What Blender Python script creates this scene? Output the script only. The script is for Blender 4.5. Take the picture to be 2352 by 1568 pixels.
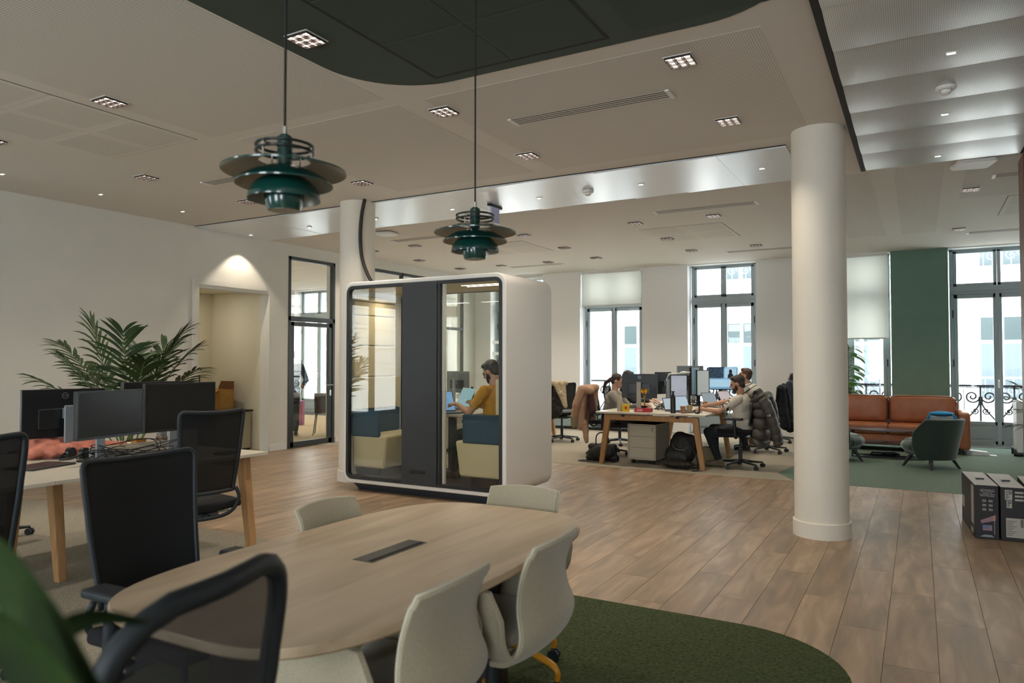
import bpy, bmesh, math, random
from math import sin, cos, pi, radians, hypot, atan2
from mathutils import Vector, Matrix
random.seed(7)
for o in list(bpy.data.objects): bpy.data.objects.remove(o)
scene = bpy.context.scene
COL = scene.collection
V = Vector
# ------------------------------------------------------------------ camera
cam_d = bpy.data.cameras.new('camera'); cam = bpy.data.objects.new('camera', cam_d); COL.objects.link(cam)
FPX = 1667.0
YAW = math.atan(934/FPX); PITCH = math.atan(45/FPX); CAMH = 1.45
cam_d.sensor_width = 36; cam_d.lens = FPX/2352*36
cam.location = (0, 0, CAMH)
cam.rotation_euler = (pi/2+PITCH, 0, YAW)
cam_d.clip_start = 0.05; cam_d.clip_end = 200
cam_d.dof.use_dof = True; cam_d.dof.focus_distance = 7.0; cam_d.dof.aperture_fstop = 3.2
scene.camera = cam
# ------------------------------------------------------------------ view
scene.view_settings.view_transform = 'Standard'; scene.view_settings.look = 'None'
scene.view_settings.exposure = 0.12; scene.view_settings.gamma = 1.0
scene.view_settings.use_curve_mapping = False
# ------------------------------------------------------------------ sky
w = bpy.data.worlds.new('sky'); scene.world = w; w.use_nodes = True
wn = w.node_tree.nodes; wl = w.node_tree.links
bg = wn['Background']; bg.inputs[0].default_value = (0.86, 0.94, 1.0, 1); bg.inputs[1].default_value = 15.5
def area(name, loc, rot, sx, sy, power, col=(1, 1, 1), portal=False, spread=pi):
    l = bpy.data.lights.new(name, 'AREA'); l.shape = 'RECTANGLE'; l.size = sx; l.size_y = sy
    l.energy = power; l.color = col; l.spread = spread
    o = bpy.data.objects.new(name, l); COL.objects.link(o); o.location = loc; o.rotation_euler = rot
    if portal: l.cycles.is_portal = True
    return o
# ------------------------------------------------------------------ materials
def s2l(c):
    return tuple((x/12.92 if x <= .04045 else ((x+.055)/1.055)**2.4) for x in c)
def hx(h):
    return s2l(tuple(int(h[i:i+2], 16)/255 for i in (0, 2, 4)))
def mat(name, col, rough=.5, metal=0, noise=0, scale=20, bump=0, emit=0, spec=.5, coat=0, stretch=None, alpha=1, sheen=0, rnd=0, col2=None, sub=0):
    if isinstance(col, str): col = hx(col)
    m = bpy.data.materials.new(name); m.use_nodes = True
    nt = m.node_tree; N = nt.nodes; L = nt.links; b = N['Principled BSDF']
    b.inputs['Base Color'].default_value = (*col, 1); b.inputs['Roughness'].default_value = rough
    b.inputs['Metallic'].default_value = metal; b.inputs['Specular IOR Level'].default_value = spec
    b.inputs['Coat Weight'].default_value = coat; b.inputs['Coat Roughness'].default_value = .08
    if sheen: b.inputs['Sheen Weight'].default_value = sheen
    if emit:
        b.inputs['Emission Color'].default_value = (*col, 1); b.inputs['Emission Strength'].default_value = emit
    if noise or bump or col2:
        tc = N.new('ShaderNodeTexCoord'); mp = N.new('ShaderNodeMapping'); nz = N.new('ShaderNodeTexNoise')
        nz.inputs['Scale'].default_value = scale; nz.inputs['Detail'].default_value = 5
        L.new(tc.outputs['Object'], mp.inputs[0]); L.new(mp.outputs[0], nz.inputs['Vector'])
        if stretch: mp.inputs['Scale'].default_value = stretch
        if noise or col2:
            mx = N.new('ShaderNodeMix'); mx.data_type = 'RGBA'
            c1 = tuple(max(0, x*(1-noise)) for x in col); c2 = tuple(min(1, x*(1+noise)) for x in col)
            if col2:
                c1 = col; c2 = hx(col2) if isinstance(col2, str) else col2
            mx.inputs[6].default_value = (*c1, 1); mx.inputs[7].default_value = (*c2, 1)
            rp = N.new('ShaderNodeMapRange'); rp.inputs[1].default_value = .3; rp.inputs[2].default_value = .7
            L.new(nz.outputs['Fac'], rp.inputs[0]); L.new(rp.outputs[0], mx.inputs[0]); L.new(mx.outputs[2], b.inputs['Base Color'])
        if bump:
            bp = N.new('ShaderNodeBump'); bp.inputs['Strength'].default_value = bump; bp.inputs['Distance'].default_value = .01
            L.new(nz.outputs['Fac'], bp.inputs['Height']); L.new(bp.outputs[0], b.inputs['Normal'])
    if alpha < 1: b.inputs['Alpha'].default_value = alpha
    return m
def glass(name, tint=(1, 1, 1), refl=.0, rough=0):
    m = bpy.data.materials.new(name); m.use_nodes = True; nt = m.node_tree; N = nt.nodes; L = nt.links
    for n in list(N): N.remove(n)
    out = N.new('ShaderNodeOutputMaterial'); mix = N.new('ShaderNodeMixShader'); tr = N.new('ShaderNodeBsdfTransparent')
    gl = N.new('ShaderNodeBsdfGlossy'); lw = N.new('ShaderNodeLayerWeight'); lw.inputs[0].default_value = .5
    pw_ = N.new('ShaderNodeMath'); pw_.operation = 'POWER'; pw_.inputs[1].default_value = 5
    ma = N.new('ShaderNodeMath'); ma.operation = 'MULTIPLY_ADD'; ma.inputs[1].default_value = .9; ma.inputs[2].default_value = .022+refl; ma.use_clamp = True
    tr.inputs[0].default_value = (*tint, 1); gl.inputs['Roughness'].default_value = rough
    L.new(lw.outputs['Facing'], pw_.inputs[0]); L.new(pw_.outputs[0], ma.inputs[0]); L.new(ma.outputs[0], mix.inputs[0]); L.new(tr.outputs[0], mix.inputs[1]); L.new(gl.outputs[0], mix.inputs[2]); L.new(mix.outputs[0], out.inputs[0])
    return m
def weave(name, col, open_):
    m = mat(name, col, .8, noise=.25, scale=300); b = m.node_tree.nodes['Principled BSDF']; b.inputs['Alpha'].default_value = 1-open_
    return m
def wood(name, c1, c2, scale=6, stretch=(6, .6, 6), rough=.45, rnd=True, bump=.05, c3=None):
    m = bpy.data.materials.new(name); m.use_nodes = True; nt = m.node_tree; N = nt.nodes; L = nt.links; b = N['Principled BSDF']
    tc = N.new('ShaderNodeTexCoord'); mp = N.new('ShaderNodeMapping'); mp.inputs['Scale'].default_value = stretch
    oi = N.new('ShaderNodeObjectInfo'); vm = N.new('ShaderNodeVectorMath'); vm.operation = 'SCALE'
    cb = N.new('ShaderNodeCombineXYZ')
    for i in range(3): L.new(oi.outputs['Random'], cb.inputs[i])
    L.new(cb.outputs[0], vm.inputs[0]); vm.inputs['Scale'].default_value = 37.0 if rnd else 0
    va = N.new('ShaderNodeVectorMath'); va.operation = 'ADD'
    L.new(tc.outputs['Object'], va.inputs[0]); L.new(vm.outputs[0], va.inputs[1]); L.new(va.outputs[0], mp.inputs[0])
    nz = N.new('ShaderNodeTexNoise'); nz.inputs['Scale'].default_value = scale; nz.inputs['Detail'].default_value = 8; nz.inputs['Distortion'].default_value = .6
    L.new(mp.outputs[0], nz.inputs['Vector'])
    cr = N.new('ShaderNodeValToRGB'); cr.color_ramp.elements[0].position = .3; cr.color_ramp.elements[1].position = .72
    cr.color_ramp.elements[0].color = (*hx(c1), 1); cr.color_ramp.elements[1].color = (*hx(c2), 1)
    if c3:
        e = cr.color_ramp.elements.new(.5); e.color = (*hx(c3), 1)
    L.new(nz.outputs['Fac'], cr.inputs[0])
    hs = N.new('ShaderNodeHueSaturation'); mr = N.new('ShaderNodeMapRange'); mr.inputs[3].default_value = .88; mr.inputs[4].default_value = 1.1
    L.new(oi.outputs['Random'], mr.inputs[0])
    if rnd: L.new(mr.outputs[0], hs.inputs['Value'])
    L.new(cr.outputs[0], hs.inputs['Color']); L.new(hs.outputs[0], b.inputs['Base Color'])
    b.inputs['Roughness'].default_value = rough
    bp = N.new('ShaderNodeBump'); bp.inputs['Strength'].default_value = bump; bp.inputs['Distance'].default_value = .004
    L.new(nz.outputs['Fac'], bp.inputs['Height']); L.new(bp.outputs[0], b.inputs['Normal'])
    return m
# ------------------------------------------------------------------ mesh builder
class MB:
    def __init__(s): s.v = []; s.f = []; s.m = []; s.mi = 0; s.T = Matrix.Identity(4)
    def add(s, vs, fs):
        n = len(s.v); s.v += [s.T @ V(p) for p in vs]; s.f += [tuple(i+n for i in f) for f in fs]; s.m += [s.mi]*len(fs); return s
    def at(s, loc=(0, 0, 0), rz=0, rx=0, ry=0):
        s.T = Matrix.Translation(V(loc)) @ Matrix.Rotation(rz, 4, 'Z') @ Matrix.Rotation(ry, 4, 'Y') @ Matrix.Rotation(rx, 4, 'X'); return s
    def m_(s, i): s.mi = i; return s
    def box(s, x0, x1, y0, y1, z0, z1):
        if x0 > x1: x0, x1 = x1, x0
        if y0 > y1: y0, y1 = y1, y0
        if z0 > z1: z0, z1 = z1, z0
        vs = [(x, y, z) for z in (z0, z1) for y in (y0, y1) for x in (x0, x1)]
        return s.add(vs, [(0, 2, 3, 1), (4, 5, 7, 6), (0, 1, 5, 4), (2, 6, 7, 3), (0, 4, 6, 2), (1, 3, 7, 5)])
    def hexa(s, bot, top):     # two quads, same winding (counterclockwise seen from above)
        return s.add(list(bot)+list(top), [(3, 2, 1, 0), (4, 5, 6, 7)]+[(i, (i+1) % 4, (i+1) % 4+4, i+4) for i in range(4)])
    def prism(s, poly, z0, z1):
        n = len(poly); a = sum(poly[i][0]*poly[(i+1) % n][1]-poly[(i+1) % n][0]*poly[i][1] for i in range(n))
        if a < 0: poly = poly[::-1]
        vs = [(x, y, z0) for x, y in poly]+[(x, y, z1) for x, y in poly]
        return s.add(vs, [tuple(range(n))[::-1], tuple(range(n, 2*n))]+[(i, (i+1) % n, (i+1) % n+n, i+n) for i in range(n)])
    def lathe(s, prof, n=24, c=(0, 0, 0), closed=False):
        vs = []; fs = []; k = len(prof)
        for r, z in prof:
            for i in range(n):
                a = 2*pi*i/n; vs.append((c[0]+r*cos(a), c[1]+r*sin(a), c[2]+z))
        for j in range(k if closed else k-1):
            j2 = (j+1) % k
            for i in range(n): fs.append((j*n+i, j*n+(i+1) % n, j2*n+(i+1) % n, j2*n+i))
        if not closed:
            if prof[0][0] > 1e-5: fs.append(tuple(range(n))[::-1])
            if prof[-1][0] > 1e-5: fs.append(tuple((k-1)*n+i for i in range(n)))
        return s.add(vs, fs)
    def tube(s, pts, r, n=8, closed=False, sq=1.0):
        pts = [V(p) for p in pts]; k = len(pts); rs = r if isinstance(r, (list, tuple)) else [r]*k
        vs = []; fs = []; up = None
        for i, p in enumerate(pts):
            a = pts[i-1] if (i > 0 or closed) else p; b = pts[(i+1) % k] if (i < k-1 or closed) else p
            t = (b-a).normalized()
            if up is None: up = V((0, 0, 1)) if abs(t.z) < .9 else V((0, 1, 0))
            x = t.cross(up)
            if x.length < 1e-6: x = t.orthogonal()
            x.normalize(); y = x.cross(t).normalized(); up = y
            for j in range(n):
                an = 2*pi*j/n; vs.append(p+x*cos(an)*rs[i]+y*sin(an)*rs[i]*sq)
        for i in range(k if closed else k-1):
            i2 = (i+1) % k
            for j in range(n): fs.append((i*n+j, i2*n+j, i2*n+(j+1) % n, i*n+(j+1) % n))
        if not closed: fs += [tuple(range(n)), tuple((k-1)*n+j for j in range(n))[::-1]]
        return s.add(vs, fs)
    def sheet(s, grid, th):     # grid[i][j] points; thickness along normals
        R = len(grid); C_ = len(grid[0]); P = [[V(p) for p in r] for r in grid]; top = []; bot = []
        for i in range(R):
            for j in range(C_):
                du = P[min(i+1, R-1)][j]-P[max(i-1, 0)][j]; dv = P[i][min(j+1, C_-1)]-P[i][max(j-1, 0)]
                n = du.cross(dv); n = n.normalized() if n.length > 1e-9 else V((0, 0, 1))
                top.append(P[i][j]+n*th/2); bot.append(P[i][j]-n*th/2)
        N = R*C_; fs = []
        for i in range(R-1):
            for j in range(C_-1):
                a, b, c, d = i*C_+j, i*C_+j+1, (i+1)*C_+j+1, (i+1)*C_+j
                fs.append((a, d, c, b)); fs.append((a+N, b+N, c+N, d+N))
        rim = [j for j in range(C_)]+[i*C_+C_-1 for i in range(1, R)]+[(R-1)*C_+j for j in range(C_-2, -1, -1)]+[i*C_ for i in range(R-2, 0, -1)]
        for q in range(len(rim)):
            a, b = rim[q], rim[(q+1) % len(rim)]; fs.append((a, b, b+N, a+N))
        return s.add(top+bot, fs)
    def ball(s, c, r, n=12, sc=(1, 1, 1)):
        vs = []; fs = []; m = n//2+1
        for j in range(m+1):
            th = pi*j/m
            for i in range(n): vs.append((c[0]+r*sc[0]*sin(th)*cos(2*pi*i/n), c[1]+r*sc[1]*sin(th)*sin(2*pi*i/n), c[2]+r*sc[2]*cos(th)))
        for j in range(m):
            for i in range(n): fs.append((j*n+i, (j+1)*n+i, (j+1)*n+(i+1) % n, j*n+(i+1) % n))
        return s.add(vs, fs)
    def build(s, name, m, parent=None, smooth=False, bevel=0, sub=0, seg=2, **props):
        me = bpy.data.meshes.new(name); me.from_pydata([tuple(p) for p in s.v], [], s.f)
        for mm in (m if isinstance(m, (list, tuple)) else [m]): me.materials.append(mm)
        bm = bmesh.new(); bm.from_mesh(me)
        for i, f in enumerate(bm.faces):
            f.material_index = s.m[i] if i < len(s.m) else 0; f.smooth = bool(smooth)
        bmesh.ops.recalc_face_normals(bm, faces=bm.faces)
        if smooth and smooth is not True:
            for e in bm.edges:
                if len(e.link_faces) == 2 and e.calc_face_angle(0) > radians(smooth): e.smooth = False
        bm.to_mesh(me); bm.free(); me.update()
        o = bpy.data.objects.new(name, me); COL.objects.link(o)
        if parent: o.parent = parent
        if bevel:
            md = o.modifiers.new('bevel', 'BEVEL'); md.width = bevel; md.segments = seg; md.limit_method = 'ANGLE'; md.angle_limit = radians(40)
        if sub:
            md = o.modifiers.new('sub', 'SUBSURF'); md.levels = sub; md.render_levels = sub
        for k, v in props.items(): o[k] = v
        return o
def thing(name, label, cat, loc=(0, 0, 0), rz=0, group=None):
    o = bpy.data.objects.new(name, None); COL.objects.link(o); o.location = loc; o.rotation_euler = (0, 0, rz)
    o['label'] = label; o['category'] = cat
    if group: o['group'] = group
    return o
def tag(o, label, cat, group=None, loc=None, rz=None):
    o['label'] = label; o['category'] = cat
    if group: o['group'] = group
    if loc is not None: o.location = loc
    if rz is not None: o.rotation_euler = (0, 0, rz)
    return o
def struct(o): o['kind'] = 'structure'; return o
CH = {}
def dup(root, loc=None, rz=None, label=None, group=None, skip=()):
    r = root.copy(); COL.objects.link(r)
    if loc is not None: r.location = loc
    if rz is not None: r.rotation_euler = (0, 0, rz)
    if label: r['label'] = label
    if group: r['group'] = group
    for ch in list(root.children):
        if any(ch.name.startswith(k) for k in skip): continue
        c = ch.copy(); COL.objects.link(c); c.parent = r
        for g in list(ch.children):
            d = g.copy(); COL.objects.link(d); d.parent = c
    return r
# text as flat mesh sitting on a surface
def text_obj(name, body, size, m, parent=None, loc=(0, 0, 0), rot=(0, 0, 0), align='CENTER', ext=.0004):
    cu = bpy.data.curves.new(name, 'FONT'); cu.body = body; cu.size = size; cu.align_x = align; cu.align_y = 'CENTER'; cu.extrude = ext; cu.resolution_u = 2
    t = bpy.data.objects.new(name+'_c', cu); COL.objects.link(t)
    dg = bpy.context.evaluated_depsgraph_get(); me = bpy.data.meshes.new_from_object(t.evaluated_get(dg)); bpy.data.objects.remove(t)
    me.materials.clear(); me.materials.append(m)
    o = bpy.data.objects.new(name, me); COL.objects.link(o); o.location = loc; o.rotation_euler = rot
    if parent: o.parent = parent
    return o
# organic solid: round cones and ellipsoids fused by a voxel remesh
def cone_pts(mb, p0, r0, p1, r1, n=14):
    p0 = V(p0); p1 = V(p1); t = (p1-p0)
    if t.length < 1e-6: return mb.ball(p0, r0, n)
    t.normalize(); pts = []; rs = []
    for a in (-80, -50, -20, 0): pts.append(p0+t*r0*sin(radians(a))); rs.append(r0*cos(radians(a)))
    for a in (0, 20, 50, 80): pts.append(p1+t*r1*sin(radians(a))); rs.append(r1*cos(radians(a)))
    return mb.tube(pts, rs, n)
def blob(name, prims, m, parent=None, voxel=.012, smooth=6, disp=0, dscale=.1, fac=.5):
    mb = MB()
    for p in prims:
        if p[0] == 'c': cone_pts(mb, p[1], p[2], p[3], p[4])
        elif p[0] == 'e':
            mb.T = Matrix.Translation(V(p[1])) @ (p[3] if len(p) > 3 else Matrix.Identity(4)); mb.ball((0, 0, 0), 1, 16, p[2]); mb.T = Matrix.Identity(4)
        elif p[0] == 'b':
            mb.T = Matrix.Translation(V(p[1])) @ (p[3] if len(p) > 3 else Matrix.Identity(4)); a, b, c = p[2]; mb.box(-a, a, -b, b, -c, c); mb.T = Matrix.Identity(4)
    o = mb.build(name+'_t', m)
    r = o.modifiers.new('r', 'REMESH'); r.mode = 'VOXEL'; r.voxel_size = voxel; r.use_smooth_shade = True
    if smooth:
        sm = o.modifiers.new('s', 'SMOOTH'); sm.iterations = smooth; sm.factor = fac
    if disp:
        tx = bpy.data.textures.new('clouds', 'CLOUDS'); tx.noise_scale = dscale
        d = o.modifiers.new('d', 'DISPLACE'); d.texture = tx; d.strength = disp; d.mid_level = .5; d.texture_coords = 'LOCAL'
    dg = bpy.context.evaluated_depsgraph_get(); me = bpy.data.meshes.new_from_object(o.evaluated_get(dg)); me.name = name
    bpy.data.objects.remove(o)
    me.materials.clear(); me.materials.append(m)
    for p in me.polygons: p.use_smooth = True
    o = bpy.data.objects.new(name, me); COL.objects.link(o)
    if parent: o.parent = parent
    return o
def RX(a): return Matrix.Rotation(radians(a), 4, 'X')
def RY(a): return Matrix.Rotation(radians(a), 4, 'Y')
def RZ(a): return Matrix.Rotation(radians(a), 4, 'Z')
def rrect(x0, x1, y0, y1, r, n=8, corners=(1, 1, 1, 1)):
    out = []
    for (cx, cy, a0, on) in ((x1-r, y1-r, 0, corners[0]), (x0+r, y1-r, 90, corners[1]), (x0+r, y0+r, 180, corners[2]), (x1-r, y0+r, 270, corners[3])):
        if on:
            for i in range(n+1):
                a = radians(a0+90*i/n); out.append((cx+r*cos(a), cy+r*sin(a)))
        else:
            out.append((cx+r*(1 if a0 in (0, 270) else -1), cy+r*(1 if a0 in (0, 90) else -1)))
    return out
def smooth_pts(pts, n=6):      # catmull-rom through points
    P = [V(p) for p in pts]; P = [P[0]*2-P[1]]+P+[P[-1]*2-P[-2]]; out = []
    for i in range(1, len(P)-2):
        for k in range(n):
            t = k/n; a, b, c, d = P[i-1], P[i], P[i+1], P[i+2]
            out.append(.5*((2*b)+(c-a)*t+(2*a-5*b+4*c-d)*t*t+(3*b-a-3*c+d)*t**3))
    out.append(P[-2]); return out
# ================================================================== materials
H = 3.4
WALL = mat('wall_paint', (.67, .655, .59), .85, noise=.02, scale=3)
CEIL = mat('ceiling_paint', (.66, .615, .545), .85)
WALLW = mat('wall_white', (.88, .88, .87), .8)
GREENWALL = mat('green_paint', '6c8a7c', .75, noise=.04, scale=4)
GREENCEIL = mat('green_ceiling', '38453b', .8, noise=.05, scale=5)
def perf(name, col, dark, scale=62, thr=.26):
    m = mat(name, col, .85); nt = m.node_tree; N = nt.nodes; L = nt.links; b = N['Principled BSDF']
    tc = N.new('ShaderNodeTexCoord'); vo = N.new('ShaderNodeTexVoronoi'); vo.voronoi_dimensions = '2D'; vo.inputs['Scale'].default_value = scale; vo.inputs['Randomness'].default_value = 0
    lt = N.new('ShaderNodeMath'); lt.operation = 'LESS_THAN'; lt.inputs[1].default_value = thr
    mx = N.new('ShaderNodeMix'); mx.data_type = 'RGBA'; c = hx(col) if isinstance(col, str) else col
    mx.inputs[6].default_value = (*c, 1); mx.inputs[7].default_value = (*[x*dark for x in c], 1)
    L.new(tc.outputs['Object'], vo.inputs['Vector']); L.new(vo.outputs['Distance'], lt.inputs[0]); L.new(lt.outputs[0], mx.inputs[0]); L.new(mx.outputs[2], b.inputs['Base Color'])
    return m
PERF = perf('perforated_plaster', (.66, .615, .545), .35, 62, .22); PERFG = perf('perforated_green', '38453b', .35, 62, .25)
METALP = perf('perforated_metal', (.72, .72, .70), .55, 90, .3); METALP.node_tree.nodes['Principled BSDF'].inputs['Roughness'].default_value = .32
METALP.node_tree.nodes['Principled BSDF'].inputs['Metallic'].default_value = .35
METALS = mat('satin_metal_panel', (.74, .75, .76), .3, .25)
DARK = mat('dark_gap', '201c1a', .8)
TRIM = mat('trim_white', (.74, .73, .70), .5)
FRAMEW = mat('window_frame_grey', '9daaae', .5)
BLACKF = mat('black_frame', '33393b', .4)
GLASS = glass('window_glass', (1, 1, 1), .0)
GLASSP = glass('partition_glass', (.93, .95, .94), .05)
OAKF = wood('floor_vinyl', '796752', 'a88f74', 3.2, (3.2, .55, 3), .42, True, .03, '90785f')
CARPG = mat('grey_carpet', '989080', .95, noise=.35, scale=160, bump=.5, spec=.1)
CARPGR = mat('green_carpet', '414a31', .95, noise=.45, scale=60, bump=.6, spec=.1)
CARPGL = mat('lounge_carpet', '67776a', .95, noise=.18, scale=60, bump=.4, spec=.1)
IRON = mat('wrought_iron', '23272c', .5, .4)
# ================================================================== floor
fl = MB().box(-16.2, 6.2, -3.7, 15.0, -.2, -.010).build('floor', mat('screed', '55493d', .8)); struct(fl)
pw, plen = .235, 1.25
pm = MB().box(.0012, pw-.0012, .0012, plen-.0012, -.010, 0).build('plank', OAKF, fl)
first = True
for i in range(50):
    x = -9.1+i*pw
    off = (i*.47) % 1.25
    y = 3.05-off
    while y < 9.45:
        if y+plen > 3.3:
            if y+plen > 9.45:
                q = MB().box(.0012, pw-.0012, .0012, 9.45-y, -.010, 0).build('plank', OAKF, fl)
            elif first: q = pm; first = False
            else: q = pm.copy(); COL.objects.link(q)
            q.location = (x, y, 0)
        y += plen
st = MB()
for i in range(15): st.box(2.65+i*pw, 2.65+(i+1)*pw-.0024, 3.0, 9.45, -.010, 0)
for i in range(66):
    x = -9.1+i*pw
    st.box(x+.0012, x+pw-.0012, -3.6, 3.0-((i*.47) % 1.25)+.0, -.010, 0)
st.build('planks', OAKF, fl, kind='stuff')
# carpets (flat slabs lying on the screed)
struct(MB().prism([(-9.15, 9.4), (-1.32, 9.34), (-1.62, 9.95), (-1.5, 10.9), (-1.5, 14.52), (-9.15, 14.52)], -.01, .003).build('floor_carpet_grey', CARPG))
struct(MB().prism([(-1.32, 9.34), (6.1, 9.34), (6.1, 14.52), (-1.5, 14.52), (-1.5, 10.9), (-1.62, 9.95)], -.01, .003).build('floor_carpet_lounge', CARPGL))
struct(MB().prism(rrect(-9.1, -3.32, -3.5, 4.2, .45, corners=(1, 0, 0, 0)), -.01, .003).build('floor_carpet_desk', CARPG))
struct(MB().prism(rrect(-3.31, -.27, -3.5, 4.14, .62, 12, corners=(1, 1, 0, 0)), -.01, .0035).build('floor_rug_green', CARPGR))
struct(MB().box(-16, -9.15, 8.3, 14.5, -.01, .003).build('floor_meeting_room', mat('beige_carpet', 'a08f74', .95, noise=.25, scale=120, spec=.1)))
# ================================================================== ceiling
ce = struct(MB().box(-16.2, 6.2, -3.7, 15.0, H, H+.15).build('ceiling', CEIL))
def cpan(name, m, x0, x1, y0, y1, th=.002, par=ce, **k): return MB().box(x0, x1, y0, y1, H-th, H+.001).build(name, m, par, **k)
# plain ceiling carries perforated fields between smooth bands
for (x0, x1, y0, y1) in ((-3.2, -.78, 4.35, 6.6), (-5.2, -3.45, 4.35, 6.6), (-5.35, -3.45, -1, 4.2), (-9.0, -7.0, -1, 3.4), (-.2, .25, 8.3, 12.6), (.45, 1.6, 8.3, 10.2), (-.95, -.42, 8.3, 12.6), (1.8, 3, 8.3, 12.6)):
    cpan('perforated_field', PERF, x0, x1, y0, y1, .0015)
gz = MB().prism(rrect(-3.42, -.45, -3.6, 4.16, .62, 12, corners=(1, 1, 0, 0)), H-.004, H+.001).build('green_ceiling_zone', GREENCEIL, ce)
for (x0, x1, y0, y1) in ((-2.86, -2.27, 3.47, 4.04), (-2.86, -2.27, 2.86, 3.45), (-2.25, -1.62, 3.47, 4.04), (-2.25, -1.62, 2.86, 3.45), (-2.86, -2.27, 2.2, 2.84), (-2.25, -1.62, 2.2, 2.84)):
    cpan('access_panel', PERFG, x0, x1, y0, y1, .007, bevel=.002)
for (x0, x1, y0, y1) in ((-2.885, -1.60, 4.045, 4.065), (-2.885, -2.865, 2.2, 4.045), (-1.615, -1.60, 2.2, 4.045)): cpan('shadow_joint', DARK, x0, x1, y0, y1, .0055)
cpan('perforated_field', PERFG, -1.45, -.62, 1.5, 4.05, .0055)
# access panel groups with raised rims
def access(x0, x1, y0, y1, nx, ny, m=PERF):
    dx = (x1-x0)/nx; dy = (y1-y0)/ny
    cpan('shadow_joint', DARK, x0-.006, x1+.006, y0-.006, y1+.006, .0012)
    for i in range(nx):
        for j in range(ny):
            cpan('access_panel', CEIL, x0+i*dx+.002, x0+(i+1)*dx-.002, y0+j*dy+.002, y0+(j+1)*dy-.002, .004)
            cpan('perforated_field', m, x0+i*dx+.05, x0+(i+1)*dx-.05, y0+j*dy+.05, y0+(j+1)*dy-.05, .005)
access(-6.76, -5.52, 1.7, 4.17, 2, 4)
access(-3.6, -2.4, 10.3, 11.55, 2, 2)
access(-6.9, -5.6, 10.3, 11.5, 2, 2)
access(.95, 2.2, 10.3, 11.6, 2, 2)
# glossy metal panel strip between the two columns
for i in range(-13, 0):
    x0 = -1.02+i*.625; x1 = min(x0+.621, -1.02)
    if x0 < -9.1: x0 = -9.1
    a = random.uniform(-.010, .010)
    MB().hexa([(x0, 6.88, H-.018+a), (x1, 6.88, H-.018), (x1, 8.19, H-.018), (x0, 8.19, H-.018+a)], [(x0, 6.88, H), (x1, 6.88, H), (x1, 8.19, H), (x0, 8.19, H)]).build('metal_panel', METALS, ce)
for y in (6.872, 8.198): cpan('shadow_joint', DARK, -9.1, -1.02, y-.006, y+.006, .006)
# perforated metal bay at the right
ys = [8.08, 7.43, 6.79, 6.15, 5.51, 4.87, 4.23, 3.59, 2.95, 2.31, 1.67, 1.03]
for j in range(len(ys)-1):
    y1, y0 = ys[j]-.002, ys[j+1]+.002; g = []
    for a in range(7):
        t = a/6; y = y0+(y1-y0)*t; zz = H-.022-.012*sin(pi*t)-.008*(t)
        g.append([(-.44+q*.16, y, zz) for q in range(9)])
    MB().sheet(g, .003).build('metal_panel', METALP, ce, smooth=40)
cpan('shadow_joint', DARK, -.485, -.443, 1, 8.1, .034)
cpan('shadow_joint', DARK, .842, .90, 1, 8.1, .034)
cpan('shadow_joint', TRIM, -.445, .845, 8.082, 8.095, .03)
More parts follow.
